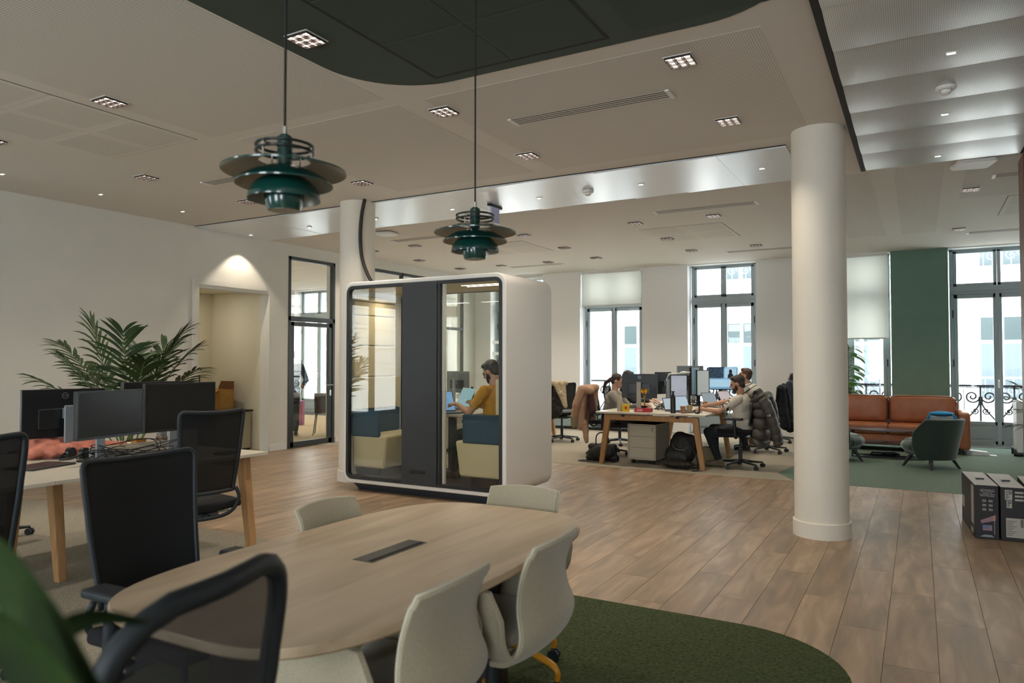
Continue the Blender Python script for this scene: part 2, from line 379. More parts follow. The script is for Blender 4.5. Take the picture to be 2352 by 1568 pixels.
# ================================================================== window wall
WINS = [(-8.7, -7.31), (-6.43, -5.02), (-4.06, -2.73), (-1.77, -.42), (.46, 1.89), (2.8, 4.2)]
wb = MB()
edges = [-9.32]+[e for w_ in WINS for e in w_]+[6.2]
for k in range(0, len(edges), 2):
    if abs(edges[k+1]-.46) < .01: continue
    wb.box(edges[k], edges[k+1], 14.5, 14.95, 0, H)
wb.box(-16.2, -15.0, 14.5, 14.95, 0, H); wb.box(-13.62, -12.3, 14.5, 14.95, 0, H); wb.box(-10.9, -9.32, 14.5, 14.95, 0, H)
for (a, b) in WINS+[(-15.0, -13.62), (-12.3, -10.9)]: wb.box(a, b, 14.52, 14.95, H-.02, H+.05)
wall_back = struct(wb.build('wall_back', WALLW))
struct(MB().box(-.42, .46, 14.495, 14.95, 0, H).build('wall_back_green_pier', GREENWALL))
def french(n, a, b, style=0):
    root = bpy.data.objects.new('window_%d' % n, None); COL.objects.link(root); root['kind'] = 'structure'
    yf0, yf1 = 14.72, 14.80; c = (a+b)/2
    f = MB()
    f.box(a+.02, a+.08, yf0, yf1, 0, H-.01); f.box(b-.08, b-.02, yf0, yf1, 0, H-.01)
    f.box(a+.02, b-.02, yf0, yf1, H-.05, H-.01); f.box(a+.02, b-.02, yf0-.01, yf1, 2.60, 2.74); f.box(a+.02, b-.02, yf0-.01, yf1, 0, .04)
    f.box(a+.02, b-.02, yf0-.03, yf1, 2.655, 2.685)
    f.build('frame', FRAMEW, root, bevel=.006)
    for s in (-1, 1):
        x0, x1 = (a+.08, c-.003) if s < 0 else (c+.003, b-.08)
        l = MB()
        l.box(x0, x0+.06, yf0+.01, yf1-.01, .04, 2.60); l.box(x1-.06, x1, yf0+.01, yf1-.01, .04, 2.60)
        l.box(x0, x1, yf0+.01, yf1-.01, 2.53, 2.60); l.box(x0, x1, yf0+.01, yf1-.01, .04, .10); l.box(x0, x1, yf0+.01, yf1-.01, .36, .42)
        l.box(x0+.05, x1-.05, yf0+.025, yf1-.02, .09, .37)
        l.box(x0+.09, x1-.09, yf0+.012, yf1-.02, .13, .33)
        lf = l.build('casement', FRAMEW, root, bevel=.005)
        MB().box(x0+.05, x1-.05, 14.757, 14.763, .41, 2.54).build('pane', GLASS, lf)
        u = MB(); u.box(x0, x0+.05, yf0+.01, yf1-.01, 2.74, H-.05); u.box(x1-.05, x1, yf0+.01, yf1-.01, 2.74, H-.05); u.box(x0, x1, yf0+.01, yf1-.01, 2.74, 2.79); u.box(x0, x1, yf0+.01, yf1-.01, H-.09, H-.05)
        uf = u.build('fanlight', FRAMEW, root, bevel=.005)
        MB().box(x0+.04, x1-.04, 14.757, 14.763, 2.78, H-.08).build('pane', GLASS, uf)
        hg = MB()
        hx_ = x0-.012 if s < 0 else x1+.012
        for z in (.5, 1.35, 2.2): hg.tube([(hx_, yf0-.006, z), (hx_, yf0-.006, z+.13)], .009, 6)
        hg.build('hinge', IRON, root)
    MB().box(c-.03, c+.03, yf0-.012, yf0+.02, .04, 2.60).build('meeting_stile', FRAMEW, root, bevel=.008)
    hd = MB().box(c-.012, c+.012, yf0-.03, yf0-.01, 1.0, 1.14); hd.tube([(c, yf0-.035, 1.12), (c, yf0-.06, 1.11), (c, yf0-.06, 1.0)], .008, 8); hd.build('handle', TRIM, root)
    return root
for n, (a, b) in enumerate(WINS): french(n+1, a, b)
french(7, -15.0, -13.62); french(8, -12.3, -10.9)
struct(MB().box(-16.2, 6.2, 14.8, 15.25, -.1, -.02).build('trim_1', mat('stone_sill', '99958c', .8)))
# balcony railings with scrollwork
def scroll(mb, cx, cz, r0, turns, a0, d, y, n=26, r=.014):
    pts = []
    for i in range(n+1):
        t = i/n; a = a0+d*turns*2*pi*t; rr = r0*(1-t*.85); pts.append((cx+rr*cos(a), y, cz+rr*sin(a)))
    mb.tube(pts, r, 5)
def railing(a, b, lab):
    y = 15.05; zt = 1.02; t = thing('balcony_railing', lab, 'railing', (0, 0, 0), 0, 'wrought iron railings outside the tall windows')
    fr = MB(); fr.tube([(a, y, zt), (b, y, zt)], .022, 6); fr.tube([(a, y, .12), (b, y, .12)], .014, 6)
    fr.tube([(a, y, zt-.03), (b, y, zt-.03)], .008, 5)
    n = 3; w_ = (b-a)/n
    for i in range(n+1): fr.tube([(a+i*w_, y, -.02), (a+i*w_, y, zt)], .016, 6)
    fr.build('rail_frame', IRON, t, smooth=True)
    for i in range(n):
        s = MB(); x0 = a+i*w_; c = x0+w_/2
        for q in (-1, 1):
            ph = 0 if q > 0 else pi
            scroll(s, c+q*w_*.25, .83, .115, 1.6, ph, -q, y)
            s.tube(smooth_pts([(c+q*.115*.9+q*w_*.25, y, .83), (c+q*w_*.42, y, .66), (c+q*.03, y, .42), (c, y, .30)]), .014, 5)
            scroll(s, c+q*w_*.34, .58, .06, 1.5, ph+pi, q, y, 18, .011); scroll(s, c+q*w_*.2, .24, .09, 1.4, ph, q, y, 20, .012)
            scroll(s, c+q*w_*.38, .26, .06, 1.3, ph+pi, -q, y, 16, .011)
        s.tube([(c, y, .12), (c, y, .95)], .007, 5)
        s.ball((c, y, .46), .025, 8); s.build('scrollwork', IRON, t, smooth=True)
for (a, b), l in zip(WINS[:5], ('wrought iron railing beyond the window hidden behind the booth', 'wrought iron balcony railing beyond the half blinded window behind the woman', 'wrought iron balcony railing beyond the window behind the video call monitor', 'wrought iron balcony railing beyond the blinded window behind the sofa', 'wrought iron scroll railing outside the glazed door right of the green wall')):
    railing(a-.02, b+.02, l)
# roller blinds
BLIND = mat('blind_fabric', (.85, .86, .83), .9)
_b = BLIND.node_tree; _tr = _b.nodes.new('ShaderNodeBsdfTranslucent'); _tr.inputs[0].default_value = (.85, .86, .82, 1); _mx = _b.nodes.new('ShaderNodeMixShader'); _mx.inputs[0].default_value = .45
_l = _b.links; _l.new(_b.nodes['Principled BSDF'].outputs[0], _mx.inputs[1]); _l.new(_tr.outputs[0], _mx.inputs[2]); _l.new(_mx.outputs[0], _b.nodes['Material Output'].inputs[0])
for (a, b, z, lab) in ((-6.41, -5.06, 2.66, 'white roller blind half lowered over the window behind the woman'), (-1.75, -.46, 1.87, 'long white roller blind lowered to mid height behind the sofa'), (-8.7, -7.35, 3.3, 'rolled up white blind above the window behind the booth')):
    t = thing('roller_blind', lab, 'blind', ((a+b)/2, 14.56, H)); h_ = (b-a)/2
    MB().box(-h_, h_, -.001, .001, z-H, -.03).build('blind_cloth', BLIND, t)
    MB().box(-h_, h_, -.008, .008, z-H-.025, z-H).build('bottom_bar', TRIM, t)
    MB().tube([(-h_, 0, -.035), (h_, 0, -.035)], .028, 10).build('roller', TRIM, t, smooth=40)
# ================================================================== left wall
wl_ = MB(); X0, X1 = -9.32, -9.12
wl_.box(X0, X1, -3.7, .75, 0, H); wl_.box(X0, X1, 2.45, 6.97, 0, H); wl_.box(X0, X1, .75, 2.45, 0, .4); wl_.box(X0, X1, .75, 2.45, 3.2, H)
wl_.box(X0, X1, 6.97, 8.28, 2.52, H); wl_.box(X0, X1, 8.28, 8.68, 0, H); wl_.box(X0, X1, 8.68, 9.78, 3.2, H); wl_.box(X0, X1, 9.78, 10.7, 0, H); wl_.box(X0, X1, 10.7, 14.0, 3.24, H); wl_.box(X0, X1, 14.0, 14.5, 0, H)
struct(wl_.build('wall_left', WALL))
al = MB(); al.box(-10.7, -10.6, 6.6, 8.5, 0, 2.7); al.box(-10.7, -9.32, 8.36, 8.5, 0, 2.7); al.box(-10.7, -9.32, 6.6, 6.7, 0, 2.7); al.box(-10.7, -9.32, 6.6, 8.5, 2.6, 2.7); al.box(-10.7, -9.2, 6.6, 8.5, -.1, .001)
struct(al.build('wall_alcove', mat('alcove_paint', (.76, .72, .58), .85)))
tr = MB(); tr.box(-9.12, -9.10, 6.85, 6.93, 0, 2.5695); tr.box(-9.12, -9.10, 6.85, 8.2, 2.57, 2.64)
struct(tr.build('trim_2', WALL))
for (a, b) in ((2.5, 6.95), (8.3, 8.66), (9.8, 10.68)):
    struct(MB().box(-9.12, -9.105, a, b, 0, .1).build('baseboard_left', TRIM))
MB().box(-9.101, -9.09, 6.96, 6.975, 1.05, 1.25).build('wall_handle', IRON, bpy.data.objects['trim_2'])
# window in the left wall, behind the view (shows in the booth glass)
r9 = bpy.data.objects.new('window_9', None); COL.objects.link(r9); r9['kind'] = 'structure'
f = MB()
for (a, b, c, d) in ((.75, .83, .4, 3.2), (2.37, 2.45, .4, 3.2), (1.56, 1.66, .4, 3.2), (.75, 2.45, .4, .48), (.75, 2.45, 3.12, 3.2), (.75, 2.45, 2.5, 2.62)): f.box(-9.28, -9.2, a, b, c, d)
f.build('frame', FRAMEW, r9, bevel=.006); MB().box(-9.243, -9.24, .8, 2.4, .45, 3.15).build('pane', GLASS, r9)
# glazed door
d1 = bpy.data.objects.new('door_1', None); COL.objects.link(d1); d1['kind'] = 'structure'
f = MB(); xa, xb = -9.19, -9.11
f.box(xa, xb, 8.68, 8.735, 0, 3.2); f.box(xa, xb, 9.725, 9.78, 0, 3.2); f.box(xa, xb, 8.68, 9.78, 3.145, 3.2); f.box(xa, xb, 8.68, 9.78, 2.12, 2.2)
f.build('frame', BLACKF, d1, bevel=.004)
l = MB(); xa, xb = -9.175, -9.125
l.box(xa, xb, 8.745, 8.82, .01, 2.11); l.box(xa, xb, 9.64, 9.715, .01, 2.11); l.box(xa, xb, 8.745, 9.715, 2.04, 2.11); l.box(xa, xb, 8.745, 9.715, .01, .1)
lf = l.build('door_leaf', BLACKF, d1, bevel=.004)
MB().box(-9.153, -9.147, 8.81, 9.65, .09, 2.05).build('pane', GLASSP, lf)
MB().box(-9.153, -9.147, 8.73, 9.73, 2.19, 3.15).build('pane', GLASSP, d1)
hd = MB().tube([(-9.12, 9.68, 1.03), (-9.06, 9.68, 1.03), (-9.06, 9.54, 1.03)], .01, 8).box(-9.128, -9.118, 9.66, 9.70, .84, .94)
hd.build('handle', mat('steel', (.6, .6, .6), .3, 1), lf, smooth=40)
# glazed partition
d2 = bpy.data.objects.new('window_10', None); COL.objects.link(d2); d2['kind'] = 'structure'
f = MB(); xa, xb = -9.2, -9.13; yv = (10.7, 11.75, 12.8, 14.0)
for y in yv: f.box(xa, xb, y-.03, y+.03, 0, 3.24)
f.box(xa, xb, 10.7, 14.0, 3.18, 3.24); f.box(xa, xb, 10.7, 14.0, 0, .06); f.box(xa, xb, 10.7, 14.0, 2.15, 2.21)
f.build('frame', BLACKF, d2, bevel=.004)
for i in range(3):
    MB().box(-9.166, -9.16, yv[i]+.02, yv[i+1]-.02, .05, 2.17).build('pane', GLASSP, d2)
    MB().box(-9.166, -9.16, yv[i]+.02, yv[i+1]-.02, 2.19, 3.2).build('pane', GLASSP, d2)
# meeting room shell
struct(MB().box(-16.2, -16.0, 8.1, 14.5, 0, H).box(-16.2, -9.32, 8.5, 8.6, 0, H).build('wall_meeting_room', WALLW))
struct(MB().box(-16, -10.9, 14.47, 14.5, 0, .1).build('baseboard_meeting_room', mat('grey_skirting', '70757c', .5)))
# walls behind and right of the camera
wr = MB(); WR = [(-7.5, -6.1), (-2.6, -1.2), (.6, 2.0)]
e2 = [-9.32]+[e for w_ in WR for e in w_]+[6.2]
for k in range(0, len(e2), 2): wr.box(e2[k], e2[k+1], -3.7, -3.4, 0, H)
for a, b in WR: wr.box(a, b, -3.7, -3.4, 3.15, H); wr.box(a, b, -3.7, -3.4, 0, .35)
struct(wr.build('wall_front', WALLW))
for k, (a, b) in enumerate(WR):
    r_ = bpy.data.objects.new('window_%d' % (11+k), None); COL.objects.link(r_); r_['kind'] = 'structure'
    f = MB(); c = (a+b)/2
    for (p, q, s, t) in ((a, a+.07, .35, 3.15), (b-.07, b, .35, 3.15), (c-.06, c+.06, .35, 3.15), (a, b, .35, .43), (a, b, 3.08, 3.15), (a, b, 2.5, 2.6)): f.box(p, q, -3.62, -3.55, s, t)
    f.build('frame', FRAMEW, r_); MB().box(a+.05, b-.05, -3.587, -3.583, .4, 3.1).build('pane', GLASS, r_)
struct(MB().box(6.0, 6.2, -3.7, 14.95, 0, H).build('wall_right', WALLW))
# ================================================================== columns
COLM = mat('column_paint', (.70, .65, .55), .6)
for k, (cx_, cy_) in enumerate(((-.725, 6.60), (-6.03, 6.86))):
    c = thing('column', ('round white column standing alone right of the desks' if k == 0 else 'round white column behind the glass booth with a black cable beside it'), 'column', (cx_, cy_, 0))
    MB().lathe([(.213, 0), (.213, H)], 48).build('shaft', COLM, c, smooth=40)
    MB().lathe([(.213, 0), (.228, 0), (.228, .125), (.222, .13), (.213, .13)], 48, closed=False).build('base_ring', COLM, c, smooth=40)
# brown clad post at the right margin
t = thing('clad_post', 'brown timber clad post at the right margin reaching the ceiling', 'post', (.985, 8.2, 0))
MB().box(-.13, .13, -.2, .2, 0, H-.04).build('cladding', wood('brown_timber', '5a2f1c', '7a4328', 5, (6, 6, .6), .4), t, bevel=.01)
MB().box(-.14, .14, -.21, .21, 0, .08).build('plinth', IRON, t)
# ================================================================== street outside
STONE = mat('limestone', (.58, .56, .52), .9, noise=.05, scale=2)
fac = thing('street_facade', 'pale limestone apartment front across the street seen through the windows', 'building', (0, 24, 0))
MB().box(-45, 22, 0, 1, -6, 14).build('facade_wall', STONE, fac)
for z in (-.3, 3.35, 7.0): MB().box(-45, 22, -.25, 0, z-.12, z+.1).build('cornice', STONE, fac)
WF = mat('far_window_white', (.5, .5, .5), .6); CUR = mat('net_curtain', (.055, .072, .076), .8, noise=.1, scale=3, stretch=(14, 1, .2)); GL2 = mat('far_pane', '2c3636', .2)
k = 0
for xi in range(-11, 5):
    xc = 2.0+xi*2.85*1.22
    for z0 in (-3.3, .38, 4.05):
        wd = MB().box(xc-.55, xc+.55, -.06, .02, z0, z0+2.35); wf = wd.build('window', WF, fac)
        for s in (-1, 1): MB().box(xc+s*.27-.22, xc+s*.27+.22, -.08, -.05, z0+.05, z0+1.55).build('curtain_pane', CUR, wf); MB().box(xc+s*.27-.22, xc+s*.27+.22, -.08, -.05, z0+1.65, z0+2.28).build('pane', GL2, wf)
        MB().box(xc-.75, xc+.75, -.14, 0, z0+2.4, z0+2.55).build('lintel', STONE, fac)
        b = MB(); b.tube([(xc-.85, -.4, z0+.62), (xc+.85, -.4, z0+.62)], .025, 5); b.tube([(xc-.85, -.4, z0-.1), (xc+.85, -.4, z0-.1)], .02, 5)
        for q in range(9): b.tube([(xc-.85+q*.2125, -.4, z0-.1), (xc-.85+q*.2125, -.4, z0+.62)], .012, 4)
        for q in range(4): scroll(b, xc-.64+q*.425, z0+.26, .17, 1.5, 0, 1, -.4, 12, .012)
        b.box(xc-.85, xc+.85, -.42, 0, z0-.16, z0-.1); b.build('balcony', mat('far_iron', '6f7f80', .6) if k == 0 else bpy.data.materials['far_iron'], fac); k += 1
struct(MB().box(-45, 22, 15.2, 24, -6.2, -6).build('ground', mat('asphalt', '9a9a98', .9)))
fac2 = thing('courtyard_facade', 'stone building front seen only as a reflection in the booth glass', 'building', (-17, 0, 0))
MB().box(-1, 0, -12, 8, -6, 10).build('facade_wall', STONE, fac2)
for z in (1.2, 1.9, 2.6, 3.3, 4.0): MB().box(0, .06, -12, 8, z, z+.12).build('cornice', STONE, fac2)
for y in (-3.5, -.5, 2.5, 5.5):
    wd = MB().box(0, .08, y-.6, y+.6, .2, 2.6).build('window', WF, fac2); MB().box(.06, .1, y-.5, y+.5, .3, 2.5).build('pane', GL2, wd)
# daylight portals in the openings
for a, b in WINS: area('portal', ((a+b)/2, 15.0, 1.75), (-pi/2, 0, 0), b-a, 3.3, 1, portal=True)
for a, b in WR: area('portal', ((a+b)/2, -3.75, 1.75), (pi/2, 0, 0), b-a, 2.8, 1, portal=True)
# ================================================================== ceiling fittings
LENS = mat('lamp_lens', (1, .9, .78), .3, emit=12); BAFF = mat('lamp_baffle', '3a2f2b', .3); CHR = mat('chrome', (.75, .75, .75), .15, 1)
DLP = 9
def mk_down():
    t = thing('downlight', 'x', 'ceiling light')
    f = MB(); s = .085
    for (a, b, c, d) in ((-s-.008, s+.008, -s-.008, -s), (-s-.008, s+.008, s, s+.008), (-s-.008, -s, -s, s), (s, s+.008, -s, s)): f.box(a, b, c, d, -.004, 0)
    f.build('trim_ring', TRIM, t)
    g = MB(); g.box(-s, s, -s, s, -.002, -.0005)
    for q in (-s+.003, s-.003): g.box(q-.003, q+.003, -s, s, -.016, -.002); g.box(-s, s, q-.003, q+.003, -.016, -.002)
    for q in (-.0283, .0283): g.box(q-.003, q+.003, -s, s, -.021, -.002); g.box(-s, s, q-.003, q+.003, -.021, -.002)
    g.build('baffle', BAFF, t)
    for i in (-1, 0, 1):
        for j in (-1, 0, 1):
            if i == j == -1: l0 = MB().lathe([(.0, -.0075), (.021, -.0065), (.021, -.002), (0, -.002)], 14).build('lens', LENS, t)
            else: l0 = l0.copy(); COL.objects.link(l0)
            l0.location = (i*.056, j*.056, 0)
    return t
DL = [(-3.2, 3.17, 'square nine lens downlight set in the dark green ceiling'), (-5.27, 3.23, 'square downlight beside the access panels above the left desk'), (-3.2, 4.63, 'square downlight between the two pendant cords'), (-1.32, 4.59, 'large square downlight near the top right of the pendant lamps'), (-1.32, 5.95, 'square downlight just above the end of the long slot vent'),
      (-3.2, 6.02, 'square downlight below the long slot vent'), (-5.27, 6.06, 'square downlight right of the nearer pendant shade'), (-7.11, 4.77, 'square downlight over the palm'), (-7.11, 6.1, 'square downlight left below the nearer pendant lamp'), (-7.11, 3.3, 'square downlight cut by the left edge of the picture'),
      (.54, 9.66, 'square downlight beyond the metal ceiling bay at right'), (.54, 12.5, 'square downlight near the right hand window over the lounge'), (-3.46, 9.74, 'square downlight left of the pair above the slot vent end'), (-2.37, 9.74, 'square downlight under the slot vent beside the round column'),
      (-3.46, 11.22, 'square downlight left of the four ceiling access panels'), (-3.46, 12.63, 'square downlight above the fanlight behind the monitors'), (-2.36, 12.6, 'square downlight close to the round column near the windows'), (-5.28, 12.66, 'square downlight above the half blinded window'), (-5.28, 11.26, 'square downlight right of the farther pendant'),
      (-6.33, 12.75, 'rightmost of three downlights in the row above the booth roof'), (-7.39, 12.75, 'middle one of three downlights in the row above the booth roof'), (-8.39, 12.74, 'leftmost of three downlights in the row above the booth roof'), (-8.39, 11.31, 'square downlight above the black framed partition'), (-7.39, 9.84, 'square downlight left of the farther pendant beyond the slot vent'), (-5.3, 9.84, 'square downlight just right of the farther pendant shade'), (-8.39, 9.92, 'square downlight touching the left column')]
base = None
for i, (x, y, lab) in enumerate(DL):
    if base is None: base = t = mk_down(); t.location = (x, y, H-.0045); t['label'] = lab; t['group'] = 'square downlights in the ceiling'
    else: t = dup(base, (x, y, H-.0015), 0, lab)
    area('lamp_or_fill_light', (x, y, H-.03), (0, 0, 0), .14, .14, DLP, (1, .88, .74), spread=radians(115))
# tiny rectangular spots
SP = [(-8.31, 3.96, 'tiny ceiling spot by the left margin above the plain wall'), (-8.32, 5.01, 'tiny ceiling spot over the left wall above the palm'), (-8.34, 6.11, 'tiny ceiling spot over the left wall nearest the metal strip'), (-8.85, 7.66, 'tiny ceiling spot washing the wall above the alcove'), (-7.62, 7.64, 'tiny spot in the glossy strip left of the left column'), (-6.39, 7.63, 'tiny spot in the glossy strip just right of the left column'),
      (-5.12, 7.6, 'tiny spot in the glossy strip left of the farther pendant cord'), (-3.88, 7.58, 'tiny spot in the glossy strip between pendant and smoke detector'), (-2.61, 7.53, 'tiny spot in the glossy strip right of the smoke detector'), (-1.34, 7.49, 'tiny spot in the glossy strip beside the right column'), (.2, 5.21, 'nearest tiny spot in the perforated metal bay'), (.2, 6.49, 'tiny spot below the detector in the perforated metal bay'), (.18, 7.79, 'farthest tiny spot in the perforated metal bay')]
LENSW = mat('spot_lens', (1, .93, .82), .3, emit=14)
base = None
for (x, y, lab) in SP:
    z = H-.042 if x > -.4 else (H-.03 if 6.9 < y < 8.2 else H-.001)
    if base is None:
        base = t = thing('ceiling_spot', lab, 'ceiling light', (x, y, z), 0, 'tiny rectangular ceiling spots')
        MB().box(-.03, .03, -.016, .016, -.004, .03).build('housing', TRIM, t, bevel=.002)
        MB().box(-.022, .022, -.009, .009, -.0055, -.003).build('lens', LENSW, t)
    else: t = dup(base, (x, y, z), 0, lab)
    wall = x < -8.5
    l = bpy.data.lights.new('spot_light', 'SPOT'); l.energy = 45 if wall else 3; l.color = (1, .86, .70); l.spot_size = radians(92 if wall else 100); l.spot_blend = .35; l.shadow_soft_size = .02
    o = bpy.data.objects.new('spot_light', l); COL.objects.link(o); o.location = (x, y, z-.015)
# slot diffusers
def vent(x0, x1, y, lab, n=4):
    t = thing('slot_vent', lab, 'air vent', ((x0+x1)/2, y, H), 0, 'linear slot vents in the ceiling'); h_ = (x1-x0)/2; d = n*.036
    MB().box(-h_, h_, -d/2, d/2, -.004, 0).build('backing', DARK, t)
    for q in (-h_-.03, h_): MB().box(q, q+.03, -d/2-.012, d/2+.012, -.012, 0).build('end_cap', TRIM, t)
    for i in range(n+1): MB().box(-h_, h_, -d/2+i*.036-.0095, -d/2+i*.036+.0095, -.0048, -.0038).build('slat', CEIL, t)
vent(-2.84, -1.57, 5.13, 'long slot vent nearest the camera, right of the far pendant cord'); vent(-6.78, -5.5, 5.28, 'slot vent half hidden behind the nearer pendant lamp'); vent(-2.98, -1.73, 9.22, 'slot vent beyond the glossy strip beside the right column')
vent(-7.41, -6.2, 9.33, 'slot vent beyond the strip crossed by the farther pendant'); vent(.73, 2.0, 9.12, 'slot vent by the brown post at the right margin'); vent(-2.95, -1.7, 13.2, 'slot vent close above the windows beside the right column'); vent(-7.39, -6.2, 13.15, 'slot vent close above the windows over the booth'); vent(.69, 1.95, 13.0, 'slot vent close above the right hand window')
# detectors
for (x, y, z, lab) in ((-3.24, 7.54, H-.022, 'white smoke detector on the glossy metal strip'), (.19, 5.86, H-.032, 'white smoke detector on the perforated metal bay')):
    t = thing('smoke_detector', lab, 'smoke detector', (x, y, z))
    MB().lathe([(.065, .0), (.065, -.02), (.055, -.03), (0, -.03)], 28).build('base_plate', TRIM, t, smooth=40)
    MB().lathe([(.035, -.03), (.032, -.05), (.02, -.06), (0, -.062)], 24).build('sensor_dome', TRIM, t, smooth=40)
for (x, y, w_, lab) in ((-7.0, 8.62, .14, 'flat white wireless access point near the left column'), (.49, 8.33, .17, 'flat white wireless access point by the metal bay edge')):
    t = thing('access_point', lab, 'access point', (x, y, H), radians(12))
    MB().prism(rrect(-w_*.6, w_*.6, -w_*.6, w_*.6, .03), -.012, 0).build('mount', IRON, t)
    MB().prism(rrect(-w_, w_, -w_, w_, .05), -.045, -.012).build('cover', TRIM, t, bevel=.01)
# hanging exit sign
t = thing('exit_sign', 'small translucent sign plate hanging from the glossy strip behind the far pendant', 'sign', (-4.57, 7.72, H))
MB().box(-.012, .012, -.09, .09, -.24, -.03).build('sign_plate', mat('sign_plate', '8f93ab', .25, emit=.15), t)
MB().box(-.02, .02, -.15, .15, -.045, -.02).build('bracket', IRON, t)
# black cable beside the left column
pts = smooth_pts([(-5.80, 6.72, H), (-5.83, 6.70, 3.2), (-5.84, 6.69, 2.95), (-5.80, 6.68, 2.68), (-5.68, 6.66, 2.45), (-5.55, 6.66, 2.31)])
tag(MB().tube(pts, .022, 8).build('flexible_conduit', mat('conduit', '2b2624', .6), smooth=True), 'black flexible conduit dropping from the ceiling to the booth roof', 'cable')
for a, b in ((-15.0, -13.62), (-12.3, -10.9)): area('portal', ((a+b)/2, 15.0, 1.75), (-pi/2, 0, 0), b-a, 3.3, 1, portal=True)
area('portal', (-9.4, 1.6, 1.8), (0, -pi/2, 0), 2.8, 1.6, 1, portal=True)

for (x, y) in ((-11.2, 10.6), (-13.5, 10.6), (-11.2, 12.8), (-13.5, 12.8)): area('room_fill_light', (x, y, H-.05), (0, 0, 0), .5, .5, 45, (1, .9, .78))  # unseen fill lights added to brighten the meeting room, no fixtures built
area('lamp_or_fill_light', (-9.95, 7.5, 2.58), (0, 0, 0), .12, .12, 5, (1, .9, .74))  # fill light without a fitting, added because the alcove was too dark
# ================================================================== office task chairs
PLB = mat('black_plastic', '22272b', .45); PLG = mat('frame_plastic', '1f2529', .6); MESHB = weave('chair_mesh', '0b0c0e', .16); FABB = mat('seat_fabric', '0c0d0f', .9, noise=.2, scale=200)
ALU = mat('cast_aluminium', '8d9396', .35, .8)
def star_base(t, R, lm, cm, hub_z, bent=False, r=.02, a0=0.3):
    for k in range(5):
        a = a0+2*pi*k/5; c, s_ = cos(a), sin(a); l = MB()
        if bent: l.tube(smooth_pts([(c*.02, s_*.02, hub_z), (c*R*.5, s_*R*.5, hub_z-.02), (c*R*.88, s_*R*.88, hub_z-.045), (c*R, s_*R, hub_z-.075), (c*R, s_*R, .06)], 5), [r*1.25]*6+[r]*7+[r*.9]*8, 8)
        else: l.tube([(c*.02, s_*.02, hub_z), (c*R*.5, s_*R*.5, hub_z-.015), (c*R, s_*R, .068)], [r*1.5, r*1.1, r*.7], 8, sq=.8)
        lo = l.build('leg', lm, t, smooth=50)
        w_ = MB().at((c*R, s_*R, .028), a+.6)
        for q in (-1, 1): w_.tube([(q*.006, 0, 0), (q*.024, 0, 0)], .028, 14)
        w_.tube([(0, 0, .0), (0, 0, .045)], .008, 8); w_.build('caster', cm, lo, smooth=50)
def back_pt(u, z, W=1.0):       # u -1..1 across, z height
    y = -.20-.02*sin((z-.55)*5.2)-.17*max(0, z-.62)**1.25
    hw = (.195+.035*max(0, min(1, (z-.56)/.5)))*W
    return V((u*hw, y+.035*u*u, z+.012*(u*u)*(1 if z > .9 else 0)))
def task_chair(name, label, loc, rz, group='black mesh task chairs', arms=True, round_top=False, fr=.0125, W=1.0, zt=1.12, dz=0, meshm=None, arm_z=.68, loop=True):
    t = thing(name, label, 'office chair', loc, rz, group)
    star_base(t, .31, PLB, PLB, .095)
    MB().tube([(0, 0, .07), (0, 0, .26)], .027, 12).tube([(0, 0, .25), (0, 0, .44)], .017, 12).build('gas_lift', PLB, t, smooth=40)
    mc = MB().box(-.10, .10, -.16, .12, .42, .462).box(-.245, .245, -.03, .03, .425, .45); mc.build('mechanism', ALU if not round_top else PLB, t, bevel=.012)
    g = []
    for i in range(9):
        u = -1+i/4; row = []
        for j in range(9):
            v = j/8; y = -.2+v*.46; wx = .235*(1-.10*max(0, v-.6)/.4); row.append((u*wx, y, .50+.012*u*u-.03*max(0, v-.75)*4*max(0, v-.75)))
        g.append(row)
    MB().sheet(g, .055).build('seat', FABB, t, smooth=60, bevel=.018, seg=3)
    z0 = .60; rc = .13 if round_top else .03; hwm = .225*W
    def top_z(u):
        d = hwm*(1-abs(u)); return zt if d > rc else zt-rc+math.sqrt(max(0, rc*rc-(rc-d)**2))
    def P(u, v, zc=None):
        z = z0+((zc or top_z(u))-z0)*v; return back_pt(u, z, W)
    us = [-1, -.985, -.95, -.9, -.82, -.7, -.5, -.25, 0, .25, .5, .7, .82, .9, .95, .985, 1]
    g = [[P(u, j/14) for j in range(15)] for u in us]
    MB().sheet(g, .004).build('mesh_back', meshm or MESHB, t, smooth=True)
    loop_ = [P(-1, j/12) for j in range(13)]+[P(u, 1) for u in us[1:-1]]+[P(1, 1-j/12) for j in range(13)]+[P(1-2*i/10, 0) for i in range(1, 10)]
    MB().tube(loop_, fr if not round_top else .017, 8, closed=True, sq=1.2).build('back_frame', PLG, t, smooth=True)
    if loop:
        lp = smooth_pts([(-.20*W, -.205, .62), (-.215*W, -.22, .55), (-.17*W, -.22, .475), (-.08, -.20, .44), (.08, -.20, .44), (.17*W, -.22, .475), (.215*W, -.22, .55), (.20*W, -.205, .62)], 5)
        MB().tube(lp, .013, 8, sq=.8).tube([(0, -.19, .445), (0, -.08, .44)], .02, 8).build('lower_loop', PLG, t, smooth=True)
    if arms:
        for s_ in (-1, 1):
            a = MB().tube(smooth_pts([(s_*.20, 0, .435), (s_*.26, 0, .44), (s_*.275, 0, .50), (s_*.275, .01, arm_z-.02)], 5), .02, 8, sq=1.5).build('arm_post', PLG, t, smooth=True)
            MB().box(s_*.275-.045, s_*.275+.045, -.10, .16, arm_z-.02, arm_z+.01).build('arm_pad', PLG, a, bevel=.012, seg=3)
    return t
FX = pi/2      # facing -X
